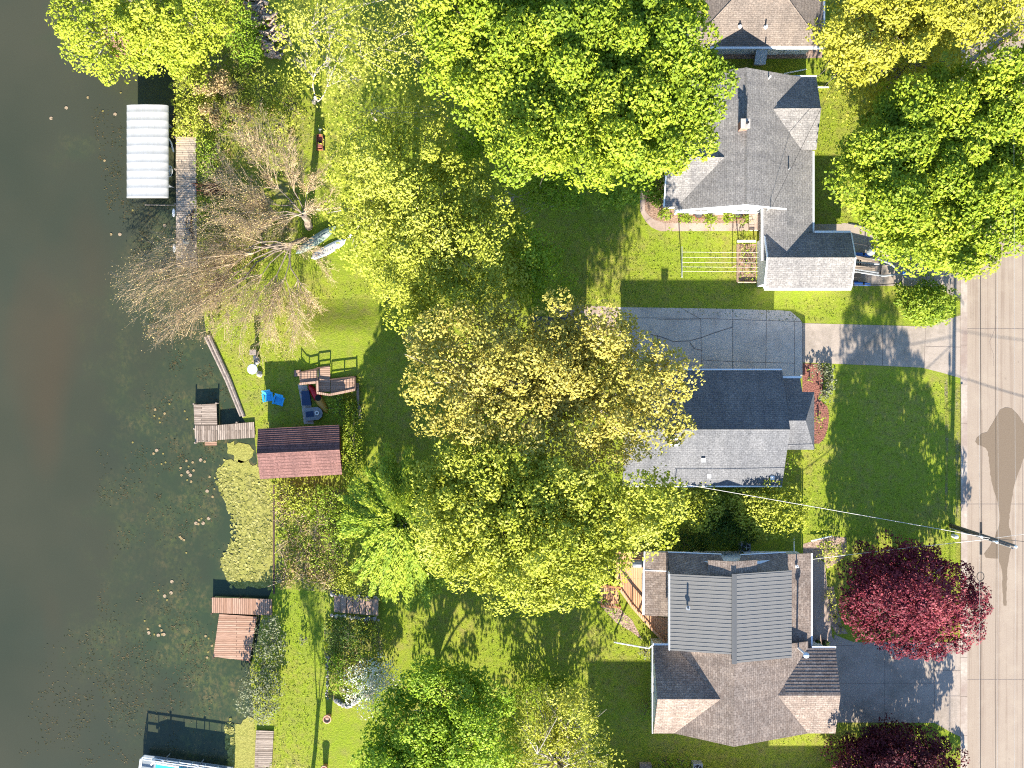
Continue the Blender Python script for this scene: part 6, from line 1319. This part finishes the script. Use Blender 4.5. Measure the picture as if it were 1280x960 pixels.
# loose ground litter and weeds
def stuff(name, label, mat, lst, size, z0=.01, z1=.18, aspect=.45, up=.5):
    W = [ground_scatter(name, p, n, mat, size, z0, z1, aspect, up, clump=c) for p, n, c in lst]; o = quads_mesh(name, *(np.concatenate([w[i] for w in W]) for i in range(4)), mat, None); return tag(o, label, name.replace('_', ' '), kind='stuff')
stuff('weeds', 'green weeds and undergrowth on the bank by the long dock', 'leaf_fresh', [(bank, 5200, 90), ([(345, 602), (432, 605), (436, 722), (425, 742), (345, 735)], 2600, 40), ([(405, 772), (475, 772), (478, 860), (440, 885), (408, 870)], 1500, 30), ([(425, 490), (456, 500), (456, 606), (432, 606)], 900, 16), ([(640, 850), (720, 845), (740, 880), (650, 880)], 500, 12)], .2, .02, .4)
stuff('dry_leaves', 'dry tan leaves and stalks on the bank by the shore', 'bud_tan', [(bank, 5200, 80), ([(345, 602), (420, 610), (425, 742), (345, 735)], 3800, 34), ([(405, 772), (475, 772), (478, 870), (440, 885), (408, 870)], 900, 24)], .2, .02, .25, .3)
stuff('grass', 'tufts of lawn grass', 'grass_blade', [([(250, 400), (520, 330), (720, 380), (760, 300), (850, 290), (945, 290), (945, 380), (1130, 362), (1198, 380), (1000, 405), (775, 384), (520, 560), (430, 540), (330, 540)], 12000, 0), ([(1006, 560), (1040, 462), (1195, 478), (1195, 790), (1062, 792), (1062, 705), (1010, 680), (985, 600)], 7000, 0), ([(346, 740), (405, 740), (405, 960), (340, 960)], 2000, 0), ([(480, 770), (780, 760), (815, 830), (815, 930), (1190, 910), (1190, 960), (745, 960), (700, 850), (520, 830)], 6500, 0), ([(1020, 75), (1060, 75), (1085, 280), (1020, 280)], 2200, 0), ([(700, 240), (800, 270), (800, 380), (690, 380)], 1800, 0), ([(345, -10), (560, -10), (560, 200), (380, 330), (350, 110)], 5000, 0)], .17, .005, .03, .22, .5)
m = MB(); rr = random.Random(12)
for k in range(150):
    x, y = rr.uniform(345, 425), rr.uniform(612, 738); a = rr.uniform(0, PI); l_ = rr.uniform(.2, .8); z = rr.uniform(.03, .25); p = G(x, y, z); v = Vector((math.cos(a), math.sin(a), rr.uniform(-.15, .15))) * l_; m.tube([p - v, p + v], [rr.uniform(.015, .04), .01], 4, False)
o = m.build('brushwood', 'twig'); tag(o, 'dead sticks strewn over the brushy bank below the boathouse', 'brushwood', kind='stuff')
m = MB()
for k in range(70):
    x, y = rr.uniform(246, 280), rr.uniform(229, 244); a = rr.uniform(-.5, .5); p = G(x, y, rr.uniform(.05, .4)); v = Vector((math.cos(a), math.sin(a), rr.uniform(-.2, .2))) * rr.uniform(.2, .6); m.tube([p - v, p + v], [.03, .015], 4, False)
o = m.build('brush_pile', 'rust'); tag(o, 'reddish brown heap of cut brush at the middle of the long dock', 'brush pile', kind='stuff')

# ------------------------------------------------------------------ camera, sun and sky
cd = bpy.data.cameras.new('camera'); cam = bpy.data.objects.new('camera', cd); COL.objects.link(cam); cam.location = (0, 0, H); cam.rotation_euler = (0, 0, 0)
cd.sensor_fit = 'HORIZONTAL'; cd.angle = 2 * math.atan(40 / H); cd.clip_end = 2000; cd.clip_start = .5; S.camera = cam
EL = math.radians(22.8); AZ = math.radians(1.0)   # the sun stands to the south (bottom of the picture)
sd = Vector((-math.sin(AZ) * math.cos(EL), -math.cos(AZ) * math.cos(EL), math.sin(EL)))
ld = bpy.data.lights.new('sun', 'SUN'); ld.energy = 5.0; ld.angle = math.radians(.5); ld.color = (1, .94, .83); so = bpy.data.objects.new('sun', ld); COL.objects.link(so); so.rotation_euler = sd.to_track_quat('Z', 'Y').to_euler(); so.location = sd * 100
w = bpy.data.worlds.new('World'); S.world = w; w.use_nodes = True; nt = w.node_tree; bg = nt.nodes['Background']; sk = nt.nodes.new('ShaderNodeTexSky'); sk.sky_type = 'NISHITA'; sk.sun_disc = False; sk.dust_density = .2; sk.ozone_density = 4.0; sk.sun_elevation = EL; sk.sun_rotation = math.radians(181.0); nt.links.new(sk.outputs['Color'], bg.inputs['Color']); bg.inputs['Strength'].default_value = .11
S.view_settings.view_transform = 'Standard'; S.view_settings.look = 'None'; S.view_settings.gamma = 1; S.view_settings.exposure = 1.9; S.view_settings.use_curve_mapping = False
S.render.engine = 'CYCLES'; cy = S.cycles; cy.max_bounces = 5; cy.diffuse_bounces = 3; cy.glossy_bounces = 2; cy.transmission_bounces = 3; cy.transparent_max_bounces = 4; cy.caustics_reflective = False; cy.caustics_refractive = False; cy.use_denoising = False; cy.filter_width = 1.1
